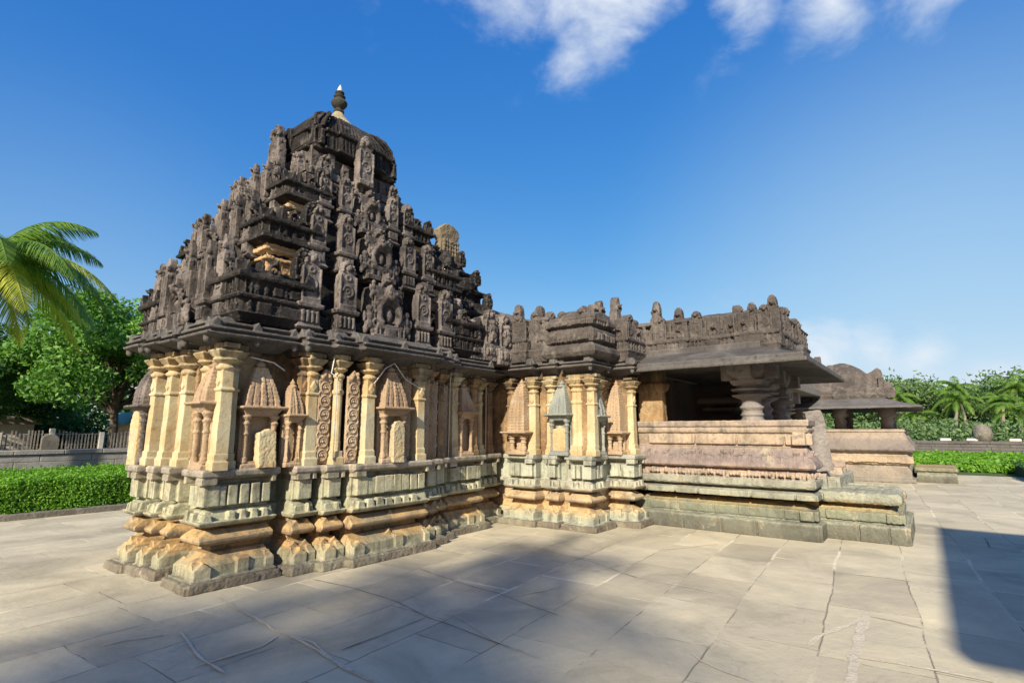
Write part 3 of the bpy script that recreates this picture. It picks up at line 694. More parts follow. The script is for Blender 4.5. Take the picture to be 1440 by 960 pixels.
# neck, canopy, finial
m = MB(); r = random.Random(9)
m.stack(TX - .80, TX + .80, TY - .58, TY + .58, [(5.1, .14), (5.24, .16), (5.27, .04), (5.42, 0), (5.44, -.02), (5.80, -.02)])
for ang in (0, -PI / 2, PI / 2):
    hu, hv = (.80, .58) if ang == 0 else (.58, .80)
    m.frame(ang, (TX, TY, 0))
    frieze(m, -hu - .1, hu + .1, -hv - .12, 5.28, .14, r)
    for q in (-.6, -.28, .32, .62): m.box(q * hu - .06, q * hu + .06, -hv - .05, -hv + .1, 5.40, 5.66 + r.uniform(0, .1)); m.ring(q * hu, -hv - .05, 5.53, .05, .014, n=10)
    slab(m, 0, -hv - .26, 5.36, .85, .30, r=r); arch(m, 0, -hv - .18, 5.22, .13, r=r)
    slab(m, -hu * .8, -hv - .16, 5.22, .42, .2, r=r); slab(m, hu * .8, -hv - .16, 5.22, .42, .2, r=r)
m.frame(0)
m.build('tower_neck', m_front, TW, vox=.011, disp=.009, dscale=.07)
m = MB()
for hx, hy, dz in ((.76, .42, 0), (.68, .54, .008), (.54, .61, .014), (.36, .66, .02)):
    m.stack(TX - hx, TX + hx, TY - hy, TY + hy, [(5.70 + dz, -.06), (5.73 + dz, .04), (5.76 + dz, .09), (5.79 + dz, .09), (5.80 + dz, .05), (6.03 + dz, .045), (6.05 + dz, .09), (6.09 + dz, .09), (6.10 + dz, .035), (6.22 + dz, .0), (6.35 + dz, -.07), (6.47 + dz, -.18), (6.57 + dz, -.32), (6.63 + dz, -.47)])
for ang in (0, -PI / 2, PI / 2, PI):
    hu, hv = (.74, .64) if ang in (0, PI) else (.64, .74)
    m.frame(ang, (TX, TY, 0))
    for i in range(24):
        u = -hu - .06 + (2 * hu + .12) * (i + .5) / 24; d = .0 if abs(u) < .38 else (.05 if abs(u) < .56 else .11)
        m.stack(u - .021, u + .021, -hv - .10 + d, -hv + .1, [(5.82, 0), (6.05, 0, -.02)])
        m.tube([(u, -hv - .05 + d, 6.12), (u * .97, -hv + .0 + d, 6.26), (u * .88, -hv + .10 + d, 6.40), (u * .7, -hv + .22 + d * .5, 6.52), (u * .5, -hv + .36, 6.60)], [.026, .026, .026, .022, .01], 6)
    m.prism([(-.10, 5.85), (.10, 5.85), (.11, 6.05), (.07, 6.18), (0, 6.24), (-.07, 6.18), (-.11, 6.05)], -hv - .13, -hv + .2)
    m.ring(0, -hv - .14, 6.04, .06, .018, n=12)
m.frame(0)
cano = m.build('tower_canopy', m_tower, TW, vox=.0095, disp=.006, dscale=.08)
m = MB(); m.lathe(TX, TY, [(.32, 6.52), (.33, 6.58), (.27, 6.66), (.17, 6.77), (.09, 6.88), (.07, 6.93)], 24)
m.build('crowning_cap', stone('yellow_lichen_stone', [(0, (.28, .24, .15)), (1, (.55, .47, .28))], [(8, .6, .7, (.15, .14, .11), .6)]), TW, vox=.011, disp=.006, dscale=.06)
FP = [(.07, 6.68), (.10, 6.70), (.105, 6.745), (.07, 6.775), (.05, 6.79), (.07, 6.81), (.115, 6.85), (.155, 6.92), (.155, 6.96), (.11, 7.02), (.06, 7.045), (.10, 7.07), (.115, 7.10), (.07, 7.13), (.05, 7.15), (.085, 7.17), (.09, 7.20), (.05, 7.225), (.04, 7.24)]
m = MB(); m.lathe(TX, TY, [(r_ * .86, 6.90 + (z_ - 6.68) * .76) for r_, z_ in FP], 28)
m.build('finial', m_fin, TW, smooth=True)
m = MB(); m.lathe(TX, TY, [(.045, 7.31), (.05, 7.33), (.03, 7.39), (.004, 7.45)], 16)
m.build('finial_tip', m_white, TW, smooth=True)

# projecting nose of the tower over the vestibule
m = MB(); r = random.Random(31)
for x1, y0, y1, z0, z1 in ((8.0, 6.45, 8.3, 2.8, 3.45), (7.9, 6.55, 8.25, 3.4, 3.95), (7.72, 6.7, 8.1, 3.9, 4.4), (7.45, 6.85, 7.95, 4.3, 4.75), (6.6, 6.9, 7.9, 4.6, 5.1)):
    m.stack(5.2, x1, y0, y1, [(z0, 0), (z0 + .06, .03), (z0 + .09, -.03), (z0 + (z1 - z0) * .5, -.03), (z0 + (z1 - z0) * .55, .08), (z0 + (z1 - z0) * .68, .1), (z0 + (z1 - z0) * .72, -.0), (z1 + .05, -.08)])
    frieze(m, 5.9, x1 - .02, y0 - .01, z0 + .08, (z1 - z0) * .35, r)
    for q in range(3):
        if r.random() < .8: arch(m, x1 - .2 - q * .42, y0 - .02, z0 + (z1 - z0) * .6, .07, r=r)
    m.frame(PI / 2, (0, 0, 0)); frieze(m, y0, y1, -x1, z0 + .08, (z1 - z0) * .35, r); m.frame(0)
    slab(m, x1 - .16, y0 - .05, z1 - .02, .30, .18, r=r)
m.ball(6.9, 6.95, 4.75, .2, .25, .22); m.ball(7.3, 6.75, 4.3, .22, .2, .2); m.ball(6.5, 6.85, 4.6, .18)
m.build('tower_nose', m_tower, TW, vox=.014, disp=.018, dscale=.12)
m = MB(); m.frame(0)
m.prism([(6.98, 4.7), (7.62, 4.7), (7.52, 5.15), (7.56, 5.55), (7.40, 5.64), (7.2, 5.66), (7.0, 5.50), (7.05, 5.3)], 7.15, 7.32)
for i in range(7):
    for j in range(6): m.box(7.1 + j * .075 - i * .002, 7.14 + j * .075, 7.10, 7.16, 4.74 + i * .085, 4.80 + i * .085)
m.build('crest_stone', stone('yellowed_crest_stone', [(0, (.10, .085, .065)), (1, (.32, .26, .16))], [(9, .56, .68, (.10, .085, .07), .7)]), TW, vox=.012, disp=.012, dscale=.1)

# big image niche reliefs standing at the vestibule roof
r = random.Random(5)
for x, y, z, s in ((6.35, 6.02, 2.95, 1.1), (7.15, 5.95, 2.9, 1.1), (6.80, 6.0, 2.9, .8), (7.5, 5.9, 2.85, 1.1)):
    m = MB(); slab(m, x, y, z + .15 * s, .62 * s, .30 * s, r=r); m.box(x - .2 * s, x + .2 * s, y - .04, y + .2, z - .1, z + .17 * s); figure(m, x, y - .05, z + .22 * s, .36 * s); frieze(m, x - .17 * s, x + .17 * s, y - .05, z, .13 * s, r)
    m.build('image_slab', m_front, T, vox=.0105, disp=.010, dscale=.07)

# ---- roof parapets of the halls
def hara(name, rects, mat, z0, z1, seed, tops=.75, vox=.013):
    m = MB(); r = random.Random(seed); H = z1 - z0
    for x0, x1, y0, y1 in rects:
        m.stack(x0, x1, y0, y1, [(z0 - .1, 0), (z0 + .05, .03), (z0 + .1, .05), (z0 + .13, .0), (z0 + H * .34, -.02), (z0 + H * .38, .03), (z0 + H * .44, .035), (z0 + H * .48, -.05), (z0 + H * .8, -.10), (z1 - .03, -.13), (z1, -.18)])
        for ang, a, b, p in ((0, x0, x1, y0), (-PI / 2, -y1, -y0, x0)):
            m.frame(ang); L = b - a
            frieze(m, a + .02, b - .02, p - .005, z0 + .13, H * .19, r); frieze(m, a + .03, b - .03, p + .04, z0 + H * .5, H * .18, r)
            n = max(2, int(L / .27))
            for i in range(n):
                u = a + L * (i + .5) / n; k = r.random(); h = H * r.uniform(.62, .8)
                if k < .45: slab(m, u, p + .0, z0 + H * .42, h, .24, t=.14, r=r)
                elif k < .75: arch(m, u, p + .02, z0 + H * .42, .085, r=r); m.box(u - .1, u + .1, p + .05, p + .2, z0 + H * .4, z0 + H * .95)
                else:
                    figure(m, u, p + .03, z0 + H * .46, H * .45); m.stack(u - .12, u + .12, p + .0, p + .2, [(z0 + H * .86, 0), (z0 + H * .9, .02), (z0 + H * .98, -.03)])
                m.box(u - L / n * .46, u - L / n * .40, p - .01, p + .1, z0 + H * .12, z0 + H * .85)
            m.frame(0)
    return m, r
m, r = hara('x', [(7.80, 8.5, 4.30, 5.1), (7.72, 8.5, 5.15, 5.5), (7.62, 8.5, 5.55, 6.5), (8.60, 9.3, 4.05, 5.0), (8.0, 9.6, 4.6, 8.2)], m_hara, 2.90, 3.62, 40)
m.stack(7.74, 8.45, 4.26, 5.12, [(2.80, -.05), (2.83, .05), (2.90, .10), (2.97, .09), (3.03, .02), (3.06, -.02), (3.08, .03), (3.16, .06), (3.26, .05), (3.32, -.02), (3.34, -.04), (3.36, .04), (3.44, .06), (3.50, .0), (3.60, -.12), (3.68, -.24)])
m.prism([(7.70, 3.42), (8.2, 3.44), (8.25, 3.54), (7.9, 3.58), (7.68, 3.50)], 4.18, 4.95)
for ang, a, b, p in ((0, 7.8, 8.4, 4.22), (-PI / 2, -5.05, -4.3, 7.70)):
    m.frame(ang); frieze(m, a, b, p - .03, 3.09, .14, r); frieze(m, a, b, p - .02, 3.36, .09, r)
m.frame(0)
for x, y, h in ((7.9, 5.95, 1.0), (7.95, 5.5, .92), (8.55, 4.9, .95), (8.78, 4.6, 1.05), (8.96, 4.35, 1.12)):
    m.frame(-PI / 2 if y > 4.8 else 0, (x, y, 0)); slab(m, 0, 0, 2.98, h, .26, t=.16, r=r); m.ball(0, .06, 2.98 + h * .86, .075, .07, .08)
m.frame(0)
m.build('hall_roof_parapet', m_hara, T, vox=.011, disp=.008, dscale=.11)
m = MB(); m.stack(7.6, 10.6, 6.4, 8.6, [(2.9, 0), (3.5, -.0), (3.85, -.12), (4.0, -.3), (4.06, -.8)])
m.stack(7.1, 8.4, 5.95, 7.8, [(2.9, 0), (3.5, -.05), (3.68, -.2), (3.76, -.5)])
m.build('smooth_vault', stone('pale_vault_plaster', [(0, (.12, .10, .088)), (1, (.27, .235, .19))], [(3, .55, .7, (.14, .12, .11), .6)]), T, vox=.03, disp=.02, dscale=.3)

# ---- the open hall (near wing)
WP = [(0, 0), (.235, -.004), (.25, -.02), (.255, -.12), (.272, -.12), (.28, -.10), (.42, -.11), (.435, -.15), (.49, -.27), (.495, -.34), (.56, -.34), (.565, -.06), (.60, -.02), (.665, -.015), (.68, -.06), (.685, -.2), (.72, -.2), (.725, -.03), (.77, .0), (.85, .0), (.86, -.04), (.865, -.11),
      (.985, -.10), (.99, -.17), (1.005, -.17), (1.01, -.02), (1.04, .02), (1.08, .02), (1.22, -.05), (1.33, -.10), (1.34, -.15), (1.36, -.17), (1.56, -.10), (1.57, -.06), (1.62, -.04), (1.63, -.07), (1.66, -.07), (1.67, -.04), (1.76, -.03)]
m = MB(); r = random.Random(51)
m.stack(9.12, 9.80, 1.37, 4.4, WP); m.stack(9.5, 12.7, 2.15, 4.4, WP)
for ang, a, b, p in ((0, 9.12, 9.80, 1.37), (0, 9.8, 12.7, 2.15), (-PI / 2, -4.0, -1.37, 9.12)):
    m.frame(ang); u = a + .03
    while u < b - .06:
        w = r.uniform(.035, .07)
        if r.random() < .85: m.ball(u + w / 2, p + .055, r.uniform(.9, .94), w * .5, .05, r.uniform(.035, .06))       # eroded frieze of animals
        if r.random() < .7: m.stack(u, u + w * .8, p - .0, p + .1, [(.735 + r.uniform(0, .02), 0), (.82, 0)])
        if r.random() < .75: m.stack(u, u + w * .75, p - .008, p + .1, [(1.06 + r.uniform(0, .03), .0), (1.24 + r.uniform(-.05, .06), 0, -.09)])
        u += w
def blocks(m, a, b, p, r, rows):
    for z0, z1, back in rows:
        u = a
        while u < b - .01:
            w = r.uniform(.35, .85); w = min(w, b - u)
            if b - u - w < .2: w = b - u
            m.stack(u + .016, u + w - .016, p + back - r.uniform(.022, .036), p + back + .15, [(z0, -.004), (z0 + .01, 0), (z1 - .01, 0), (z1, -.006)]); u += w
for ang, a, b, p in ((0, 9.12, 9.80, 1.37), (-PI / 2, -4.0, -1.37, 9.12)):
    m.frame(ang); blocks(m, a, b, p, r, ((.0, .238, 0), (.282, .42, .105), (.57, .66, .012), (1.38, 1.55, .13)))
m.frame(0)
m.build('open_hall_seat_wall', m_hallplinth, T, vox=.0105, disp=.006, dscale=.14)
def lobed_pillar(name, x, y, z0=1.74, zt=2.66, s=1.0):
    m = MB()
    m.lathe(x, y, [(.19 * s, z0), (.2 * s, z0 + .03), (.17 * s, z0 + .05), (.165 * s, z0 + .09), (.19 * s, z0 + .12), (.165 * s, z0 + .15), (.16 * s, z0 + .19), (.19 * s, z0 + .23), (.2 * s, z0 + .25), (.165 * s, z0 + .28), (.15 * s, z0 + .34), (.16 * s, z0 + .38),
        (.21 * s, z0 + .40), (.30 * s, z0 + .44), (.31 * s, z0 + .46), (.19 * s, z0 + .48), (.2 * s, z0 + .50), (.3 * s, z0 + .53), (.32 * s, z0 + .56), (.2 * s, z0 + .585), (.2 * s, z0 + .62)], 24)
    m.stack(x - .22 * s, x + .22 * s, y - .22 * s, y + .22 * s, [(z0 + .61, 0), (z0 + .66, .04), (z0 + .70, .05), (z0 + .74, 0), (z0 + .84, .08), (zt + .1, .10)])
    m.box(x - .45 * s, x + .45 * s, y - .12 * s, y + .12 * s, z0 + .72, zt + .08); m.box(x - .12 * s, x + .12 * s, y - .45 * s, y + .45 * s, z0 + .72, zt + .08)
    return m.build(name, m_grp, T, vox=.012, disp=.005, dscale=.1)
m_grp = stone('grey_pillar_stone', [(0, (.13, .12, .11)), (.5, (.24, .22, .20)), (1, (.36, .34, .30))], [(6, .57, .7, (.08, .075, .07), .6)], bstr=.4)
for x, y in ((9.76, 2.33), (11.0, 2.45), (12.4, 2.45)): lobed_pillar('hall_pillar', x, y)
m = MB(); m.stack(9.5, 9.72, 3.80, 4.3, [(1.7, 0), (2.3, -.02), (2.35, .03), (2.45, .05), (2.5, 0), (2.75, 0)])
m.build('hall_corner_pier', m_wall, T, vox=.014, disp=.008, dscale=.1)
m = MB(); m.stack(11.6, 12.1, 3.1, 3.7, [(1.95, -.1), (2.0, 0), (2.04, .06), (2.08, .03), (2.15, .12), (2.2, .14), (2.27, .1)])
m.box(13.2, 20.5, 5.2, 9, 0, 2.8); m.box(9.9, 14, 4.35, 9, 0, 2.8); m.box(12.9, 13.2, 3.2, 4.5, 1.5, 2.8); m.box(11.05, 11.2, 4.22, 4.5, 1.6, 2.8)
m.box(12.6, 22, 3.0, 9, 0, 1.0); m.stack(12.6, 21.5, 3.0, 9, [(1.0, 0), (1.5, -.15), (1.6, -.05), (1.7, -.05)])
m.build('inner_walls', m_tower, T, bevel=.01)  # dark stone here puts the hall interior's deep shade into the colour
for x, y in ((11.2, 4.8), (12.5, 4.9), (13.9, 3.4), (15.3, 3.4), (16.7, 3.4), (18.1, 3.4)): lobed_pillar('hall_pillar', x, y, 1.68)

# overhanging roof
m = MB(); X0, X1, Y0, Y1 = 8.70, 13.25, 1.30, 4.6
def chajja(m, X0, X1, Y0, Y1, z=2.585, th=.15, run=.75, rise=.24):
    def rg(o, zz): return [(X0 + o, Y0 + o, zz), (X1 - o, Y0 + o, zz), (X1 - o, Y1 - o * .2, zz), (X0 + o, Y1 - o * .2, zz)]
    vs = rg(0, z + .02) + rg(-.02, z + .03) + rg(-.02, z + .08) + rg(.025, z + .09) + rg(.02, z + th) + rg(run * .5, z + th + rise * .45) + rg(run, z + th + rise) + rg(run * 1.02, z + th + rise + .1) + rg(run * 1.0, z + rise * .5) + rg(.10, z + .03)
    n = len(vs) // 4; fs = []
    for i in range(n):
        j = (i + 1) % n
        if i == 7: continue
        for k in range(4): fs.append((i * 4 + k, i * 4 + (k + 1) % 4, j * 4 + (k + 1) % 4, j * 4 + k))
    fs.append((28, 29, 30, 31)); fs.append((35, 34, 33, 32))
    m.add(vs, fs)
chajja(m, X0, X1, Y0, Y1)
for t in (X0 + .12, X0 + .22): m.prism([(t - .04, 2.72), (t + .04, 2.72), (t + .045, 2.80), (t, 2.86), (t - .045, 2.80)], Y0 + .03, Y0 + .12)
for t in (10.4, 11.9): m.prism([(t - .05, 2.72), (t + .05, 2.72), (t, 2.86)], Y0 + .02, Y0 + .12)
m.box(9.5, 12.9, 1.75, 4.6, 2.72, 2.9)
m.build('overhanging_roof', m_eave, T, vox=.012, disp=.005, dscale=.25)
m = MB()
m.box(12.9, 21.8, 2.75, 9.2, 2.72, 2.96); m.stack(13.0, 21.5, 2.9, 9, [(2.9, 0), (3.2, -.05), (3.4, -.5)])
m.stack(9.9, 21.0, 4.5, 9, [(2.9, 0), (3.1, -.05), (3.3, -.5)])
m.box(9.4, 22, 4.2, 9.2, 2.66, 2.98)
m.build('hall_roof_slab', m_eave, T, bevel=.02)
m, r = hara('x', [(9.55, 12.6, 1.80, 2.5), (9.62, 12.4, 2.4, 3.3), (9.55, 12.3, 3.3, 4.3)], m_hara, 2.93, 3.66, 61)
for x, y, h in ((9.62, 1.86, .88), (9.66, 3.92, 1.08), (9.7, 3.5, .9), (9.66, 2.2, .8), (9.8, 4.45, .8)):
    m.frame(-PI / 2, (x, y, 0)); slab(m, 0, -.02, 3.0, h, .24, t=.16, r=r)
m.frame(0)
m.build('open_hall_roof_parapet', m_hara, T, vox=.011, disp=.008, dscale=.11)
m = MB(); m.stack(9.85, 12.3, 2.0, 4.6, [(3.5, 0), (3.66, -.05), (3.76, -.3), (3.80, -.7)])
m.build('roof_core', m_hara, T, vox=.03, disp=.02, dscale=.3)

# broken low platform in front of the wing
m = MB(); r = random.Random(71)
m.stack(9.6, 11.6, .35, 1.6, [(0, 0), (.235, -.004), (.25, -.02), (.255, -.10), (.272, -.10), (.28, -.08), (.41, -.09), (.47, -.2), (.48, -.26), (.55, -.26)])
for ang, a, b, p in ((0, 9.6, 11.6, .35), (-PI / 2, -1.37, -.35, 9.6)):
    m.frame(ang); blocks(m, a, b, p, r, ((.0, .238, 0), (.282, .41, .085)))
m.frame(0)
u = 9.63
while u < 11.5:
    w = r.uniform(.12, .4); w = min(w, 11.56 - u); d = r.uniform(0, .05) + (.10 * max(0, u - 10.6))
    m.stack(u, u + w, .37 + d, 1.5, [(.53, r.uniform(-.02, .01)), (.58, .0), (.66 - r.uniform(0, .03), -.0), (.68 - r.uniform(0, .04), -.03)]); u += w - .004
y = .40
while y < 1.3:
    w = r.uniform(.12, .3); m.stack(9.62 + r.uniform(0, .03), 10.4, y, y + w, [(.53, -.01), (.58, .01), (.67, 0), (.69, -.02)]); y += w - .004
for k in range(9): x = r.uniform(10.9, 11.6); m.stack(x, x + r.uniform(.08, .2), r.uniform(.33, .5), .9, [(.50, -.01), (.55, 0), (.60 - r.uniform(0, .04), -.02)])
m.stack(9.75, 11.2, 1.45, 2.2, [(0, 0), (.9, -.02), (1.18, -.12)]); m.stack(10.5, 12.0, 1.3, 2.2, [(0, 0), (.75, 0), (.98, -.15)])
for k in range(14): x = r.uniform(9.9, 12); m.stack(x, x + r.uniform(.15, .4), r.uniform(1.15, 1.5), 2, [(.3, 0), (r.uniform(.6, 1.05), -.03)])
m.box(10.3, 11.4, 1.2, 1.45, .6, .85); m.box(12.2, 13.3, 1.3, 1.9, 0, .78); m.box(13.2, 13.9, 1.2, 1.8, 0, .45)
m.build('broken_platform', m_hallplinth, T, vox=.011, disp=.012, dscale=.10)

# ============================================================ far hall
FH = empty('far_pavilion', (0, 0, 0)); tag(FH, 'low flat-eaved pillared stone pavilion with small domed roof at the far right end', 'pavilion')
m = MB(); r = random.Random(81)
m.stack(20.8, 24, .50, 5, [(0, .1), (.12, .1), (.14, .0), (.4, 0), (.45, -.05), (.5, -.1), (.56, -.0), (.72, .02), (.80, .0), (.86, -.06), (.9, -.02), (.95, .12), (1.0, .16), (1.1, .14), (1.3, .02), (1.55, -.08), (1.56, -.04), (1.64, -.05)])
m.frame(-PI / 2)
for i in range(40):
    u = -5 + i * .115; m.box(u + .01, u + .10, 20.72, 20.9, .58 + r.uniform(0, .04), .8); m.stack(u, u + .09, 20.68, 21, [(1.0, 0), (1.26, 0, -.12)])
m.frame(0)
m.build('seat_wall', stone('weathered_seat_wall_stone', None, [(4, .54, .68, (.25, .21, .18), .6)], zr=[(0, (.22, .205, .18)), (.5, (.30, .26, .21)), (.62, (.46, .36, .25)), (.85, (.40, .33, .24)), (.95, (.20, .175, .16)), (1.3, (.24, .21, .19)), (1.4, (.34, .285, .23)), (1.7, (.34, .29, .24))]), FH, vox=.02, disp=.014, dscale=.14)
def T2(name, x, y):
    m = MB(); m.lathe(x, y, [(.2, 1.6), (.17, 1.8), (.2, 1.9), (.15, 2.0), (.28, 2.1), (.2, 2.2), (.3, 2.4)], 14); return m.build(name, m_grp, FH, smooth=True)
for x, y in ((21.3, 1.0), (21.3, 2.3), (21.3, 3.6), (23.3, 1.0), (23.3, 2.3), (23.3, 3.6)): T2('pillar', x, y)
m = MB(); chajja(m, 19.9, 24.8, .05, 5.6, z=2.26, th=.08, run=1.0, rise=.30)
m.build('eaves', stone('dark_grey_eave_stone', [(0, (.10, .095, .09)), (1, (.2, .19, .18))], [(6, .56, .7, (.05, .047, .045), .5)]), FH, vox=.02, disp=.01, dscale=.2)
m = MB(); m.stack(20.9, 23.9, .95, 5, [(2.6, 0), (2.75, .05), (2.8, 0), (2.95, .02), (3.0, -.1)])
m.frame(-PI / 2)
u = -5
while u < -.9:
    w = r.uniform(.12, .4); m.box(u + .01, u + w - .01, 20.82 + r.uniform(0, .06), 21.1, 2.62, 2.78); m.box(u + .02, u + w, 20.85 + r.uniform(0, .08), 21.2, 2.80, 2.96); u += w
m.frame(0)
m.prism([(20.9, 2.9), (21.3, 2.9), (21.3, 3.3), (20.9, 3.3)], .95, 1.1)
m.frame(-PI / 2, (0, 0, 0)); m.prism([(-1.5, 2.95), (-.95, 2.95), (-1.0, 3.55), (-1.1, 3.62), (-1.5, 3.35)], 21.0, 21.4); m.prism([(-.95, 2.9), (-.75, 2.9), (-.75, 3.1), (-.85, 3.16), (-.95, 3.1)], 21.0, 21.3); m.frame(0)
m.stack(20.95, 23.7, 1.3, 3.0, [(2.95, 0), (3.2, -.05), (3.45, -.1), (3.65, -.3), (3.85, -.6), (3.92, -.8)])
m.build('roof', m_hara, FH, vox=.022, disp=.02, dscale=.2)
m = MB(); m.stack(21.4, 23.9, -.6, .4, [(0, 0), (.16, 0), (.17, -.02), (.3, -.02), (.31, -.06), (.34, -.06), (.35, .03), (.42, .04), (.44, 0)])
o = m.build('stone_bench_platform', m_hallplinth, None, vox=.02, disp=.015, dscale=.15); tag(o, 'low ledge-topped stone platform beside the far right pavilion, before the lawn', 'platform')

m = MB(); m.prism([(-.13, 0), (.15, 0), (.14, .82), (.10, .9), (-.12, .88)], -.06, .06)
o = m.build('leaning_slab', m_grp, None, vox=.012, disp=.012, dscale=.12); o.location = (10.25, 1.44, .95); o.scale = (1.1, 1.2, 1.1); o.rotation_euler = (R(5), R(-6), R(-62))
tag(o, 'upright weathered grey stone slab leaning beside the open hall seat wall', 'stone slab')

# ============================================================ ground
def sheet(name, pts, z, mat):
    me = bpy.data.meshes.new(name); me.from_pydata([(x, y, z) for x, y in pts], [], [tuple(range(len(pts)))]); me.materials.append(mat)
    o = bpy.data.objects.new(name, me); COL.objects.link(o); tag(o, kind='structure'); return o
sheet('ground', [(-600, -600), (600, -600), (600, 600), (-600, 600)], -.02, m_grass)
sheet('pavement', [(-20, -14), (25.8, -14), (25.8, 13.2), (-20, 13.2)], 0, m_pave)

def ribbons(name, mat, data, z, seed):
    r = random.Random(seed); vs = []; fs = []
    for pts, w in data:
        dense = []; z += .0007
        for a, b in zip(pts, pts[1:]):
            n = max(2, int(math.dist(a, b) / .035))
            for i in range(n): dense.append((a[0] + (b[0] - a[0]) * i / n, a[1] + (b[1] - a[1]) * i / n))
        dense.append(pts[-1]); n0 = len(vs)
        for i, p in enumerate(dense):
            q = dense[min(i + 1, len(dense) - 1)]; o = dense[max(i - 1, 0)]
            d = Vector((q[0] - o[0], q[1] - o[1], 0)).normalized(); k = Vector((-d.y, d.x, 0))
            jj = noise.noise(Vector((p[0] * 7, p[1] * 7, seed))) * .15 * w + noise.noise(Vector((p[0] * 2, p[1] * 2, seed))) * .02
            e = math.sin(PI * min(1, (i + .3) / 4)) if i < 2 else 1
            hw = w * .5 * (.8 + .5 * noise.noise(Vector((p[0] * 6, p[1] * 6, 3)))) * (e if i < len(dense) - 2 else .3)
            c = Vector((p[0], p[1], z)) + k * jj; vs += [tuple(c + k * (hw + r.uniform(-.05, .05) * w)), tuple(c - k * (hw + r.uniform(-.05, .05) * w))]
        for i in range(len(dense) - 1): b = n0 + 2 * i; fs.append((b, b + 1, b + 3, b + 2))
    me = bpy.data.meshes.new(name); me.from_pydata(vs, [], fs); me.materials.append(mat)
    o = bpy.data.objects.new(name, me); COL.objects.link(o); tag(o, kind='structure')
ribbons('pale_mortar_joints', stone('pale_mortar', [(0, (.56, .51, .39)), (1, (.74, .67, .52))], [(30, .54, .68, (.45, .41, .32), .7), (3, .5, .64, (.52, .47, .36), .6)]), [([(5.95, 0.57), (5.43, 0.6), (4.92, 0.57), (4.3, 0.55), (3.86, 0.53)], 0.085), ([(5.68, 0.62), (5.31, 0.75), (5.02, 0.84), (4.76, 0.87)], 0.05), ([(5.86, 0.56), (5.85, 0.4), (5.77, 0.18)], 0.035), ([(4.78, 0.55), (4.83, 0.33), (4.86, 0.1), (4.86, -0.15), (4.84, -0.32)], 0.04), ([(7.23, 3.01), (7.71, 2.74), (8.14, 2.5)], 0.018), ([(7.37, 0.82), (7.43, 0.49), (7.41, 0.24)], 0.018), ([(5.68, 3.21), (6.0, 3.12), (6.26, 3.06)], 0.014), ([(4.43, 3.36), (4.7, 3.24), (5.02, 3.15)], 0.016), ([(4.11, 1.52), (4.03, 1.42), (3.96, 1.24), (3.91, 1.04)], 0.018), ([(2.63, 5.7), (2.58, 4.96), (2.52, 4.38), (2.53, 4.18), (2.49, 3.67), (2.44, 3.34), (2.43, 2.95)], 0.028), ([(2.53, 4.18), (2.55, 3.87), (2.46, 3.46), (2.44, 3.04)], 0.02), ([(1.81, 4.13), (2.03, 4.12), (2.27, 4.12), (2.48, 4.23)], 0.02), ([(1.54, 5.07), (1.68, 5.07), (1.8, 5.01), (1.97, 4.93)], 0.02), ([(2.02, 4.92), (1.97, 4.63), (1.9, 4.19), (1.9, 3.83)], 0.025), ([(3.66, 3.61), (3.62, 3.31), (3.41, 2.75), (3.34, 2.31)], 0.012), ([(5.93, 3.66), (5.89, 3.15), (5.73, 2.4), (5.71, 1.8)], 0.01)], .004, 1)
ribbons('paving_cracks', stone('joint_dirt', [(0, (.06, .055, .045)), (1, (.14, .12, .10))], []), [([(2.6, 3.58), (2.86, 3.58), (3.14, 3.58), (3.48, 3.6)], 0.012), ([(3.55, 5.45), (3.63, 4.8), (3.59, 4.1), (3.48, 3.6), (3.41, 2.75), (3.4, 2.48)], 0.01), ([(10.97, -0.53), (10.16, -0.53), (9.92, -0.85)], 0.012), ([(4.57, 4.87), (4.43, 4.17), (4.38, 3.54), (4.19, 2.67)], 0.008), ([(6.32, 4.48), (6.09, 3.46), (5.72, 2.63)], 0.008)], .008, 2)

# ============================================================ foliage
def leafmesh(name, pts, size, mat, parent=None, nrm=None, jit=1.0, seed=1, aspect=.5, droop=0):
    """one small folded leaf per point (numpy)"""
    rs = np.random.RandomState(seed); n = len(pts); P = np.asarray(pts, float)
    d = rs.normal(size=(n, 3)) * jit
    if nrm is not None: d += nrm
    d /= np.linalg.norm(d, axis=1, keepdims=True) + 1e-9
    a = rs.normal(size=(n, 3)); a[:, 2] -= droop; a -= (a * d).sum(1, keepdims=True) * d; a /= np.linalg.norm(a, axis=1, keepdims=True) + 1e-9
    b = np.cross(d, a); s = size * rs.uniform(.6, 1.3, (n, 1))
    v = np.stack([P - a * s, P + b * s * aspect + d * s * .12, P + a * s, P - b * s * aspect + d * s * .12], 1).reshape(-1, 3)
    me = bpy.data.meshes.new(name); me.vertices.add(4 * n); me.vertices.foreach_set('co', v.ravel())
    me.loops.add(4 * n); me.loops.foreach_set('vertex_index', np.arange(4 * n)); me.polygons.add(n)
    me.polygons.foreach_set('loop_start', np.arange(0, 4 * n, 4)); me.polygons.foreach_set('loop_total', np.full(n, 4))
    me.update(); me.validate(); me.materials.append(mat)
    o = bpy.data.objects.new(name, me); COL.objects.link(o); o.parent = parent; return o
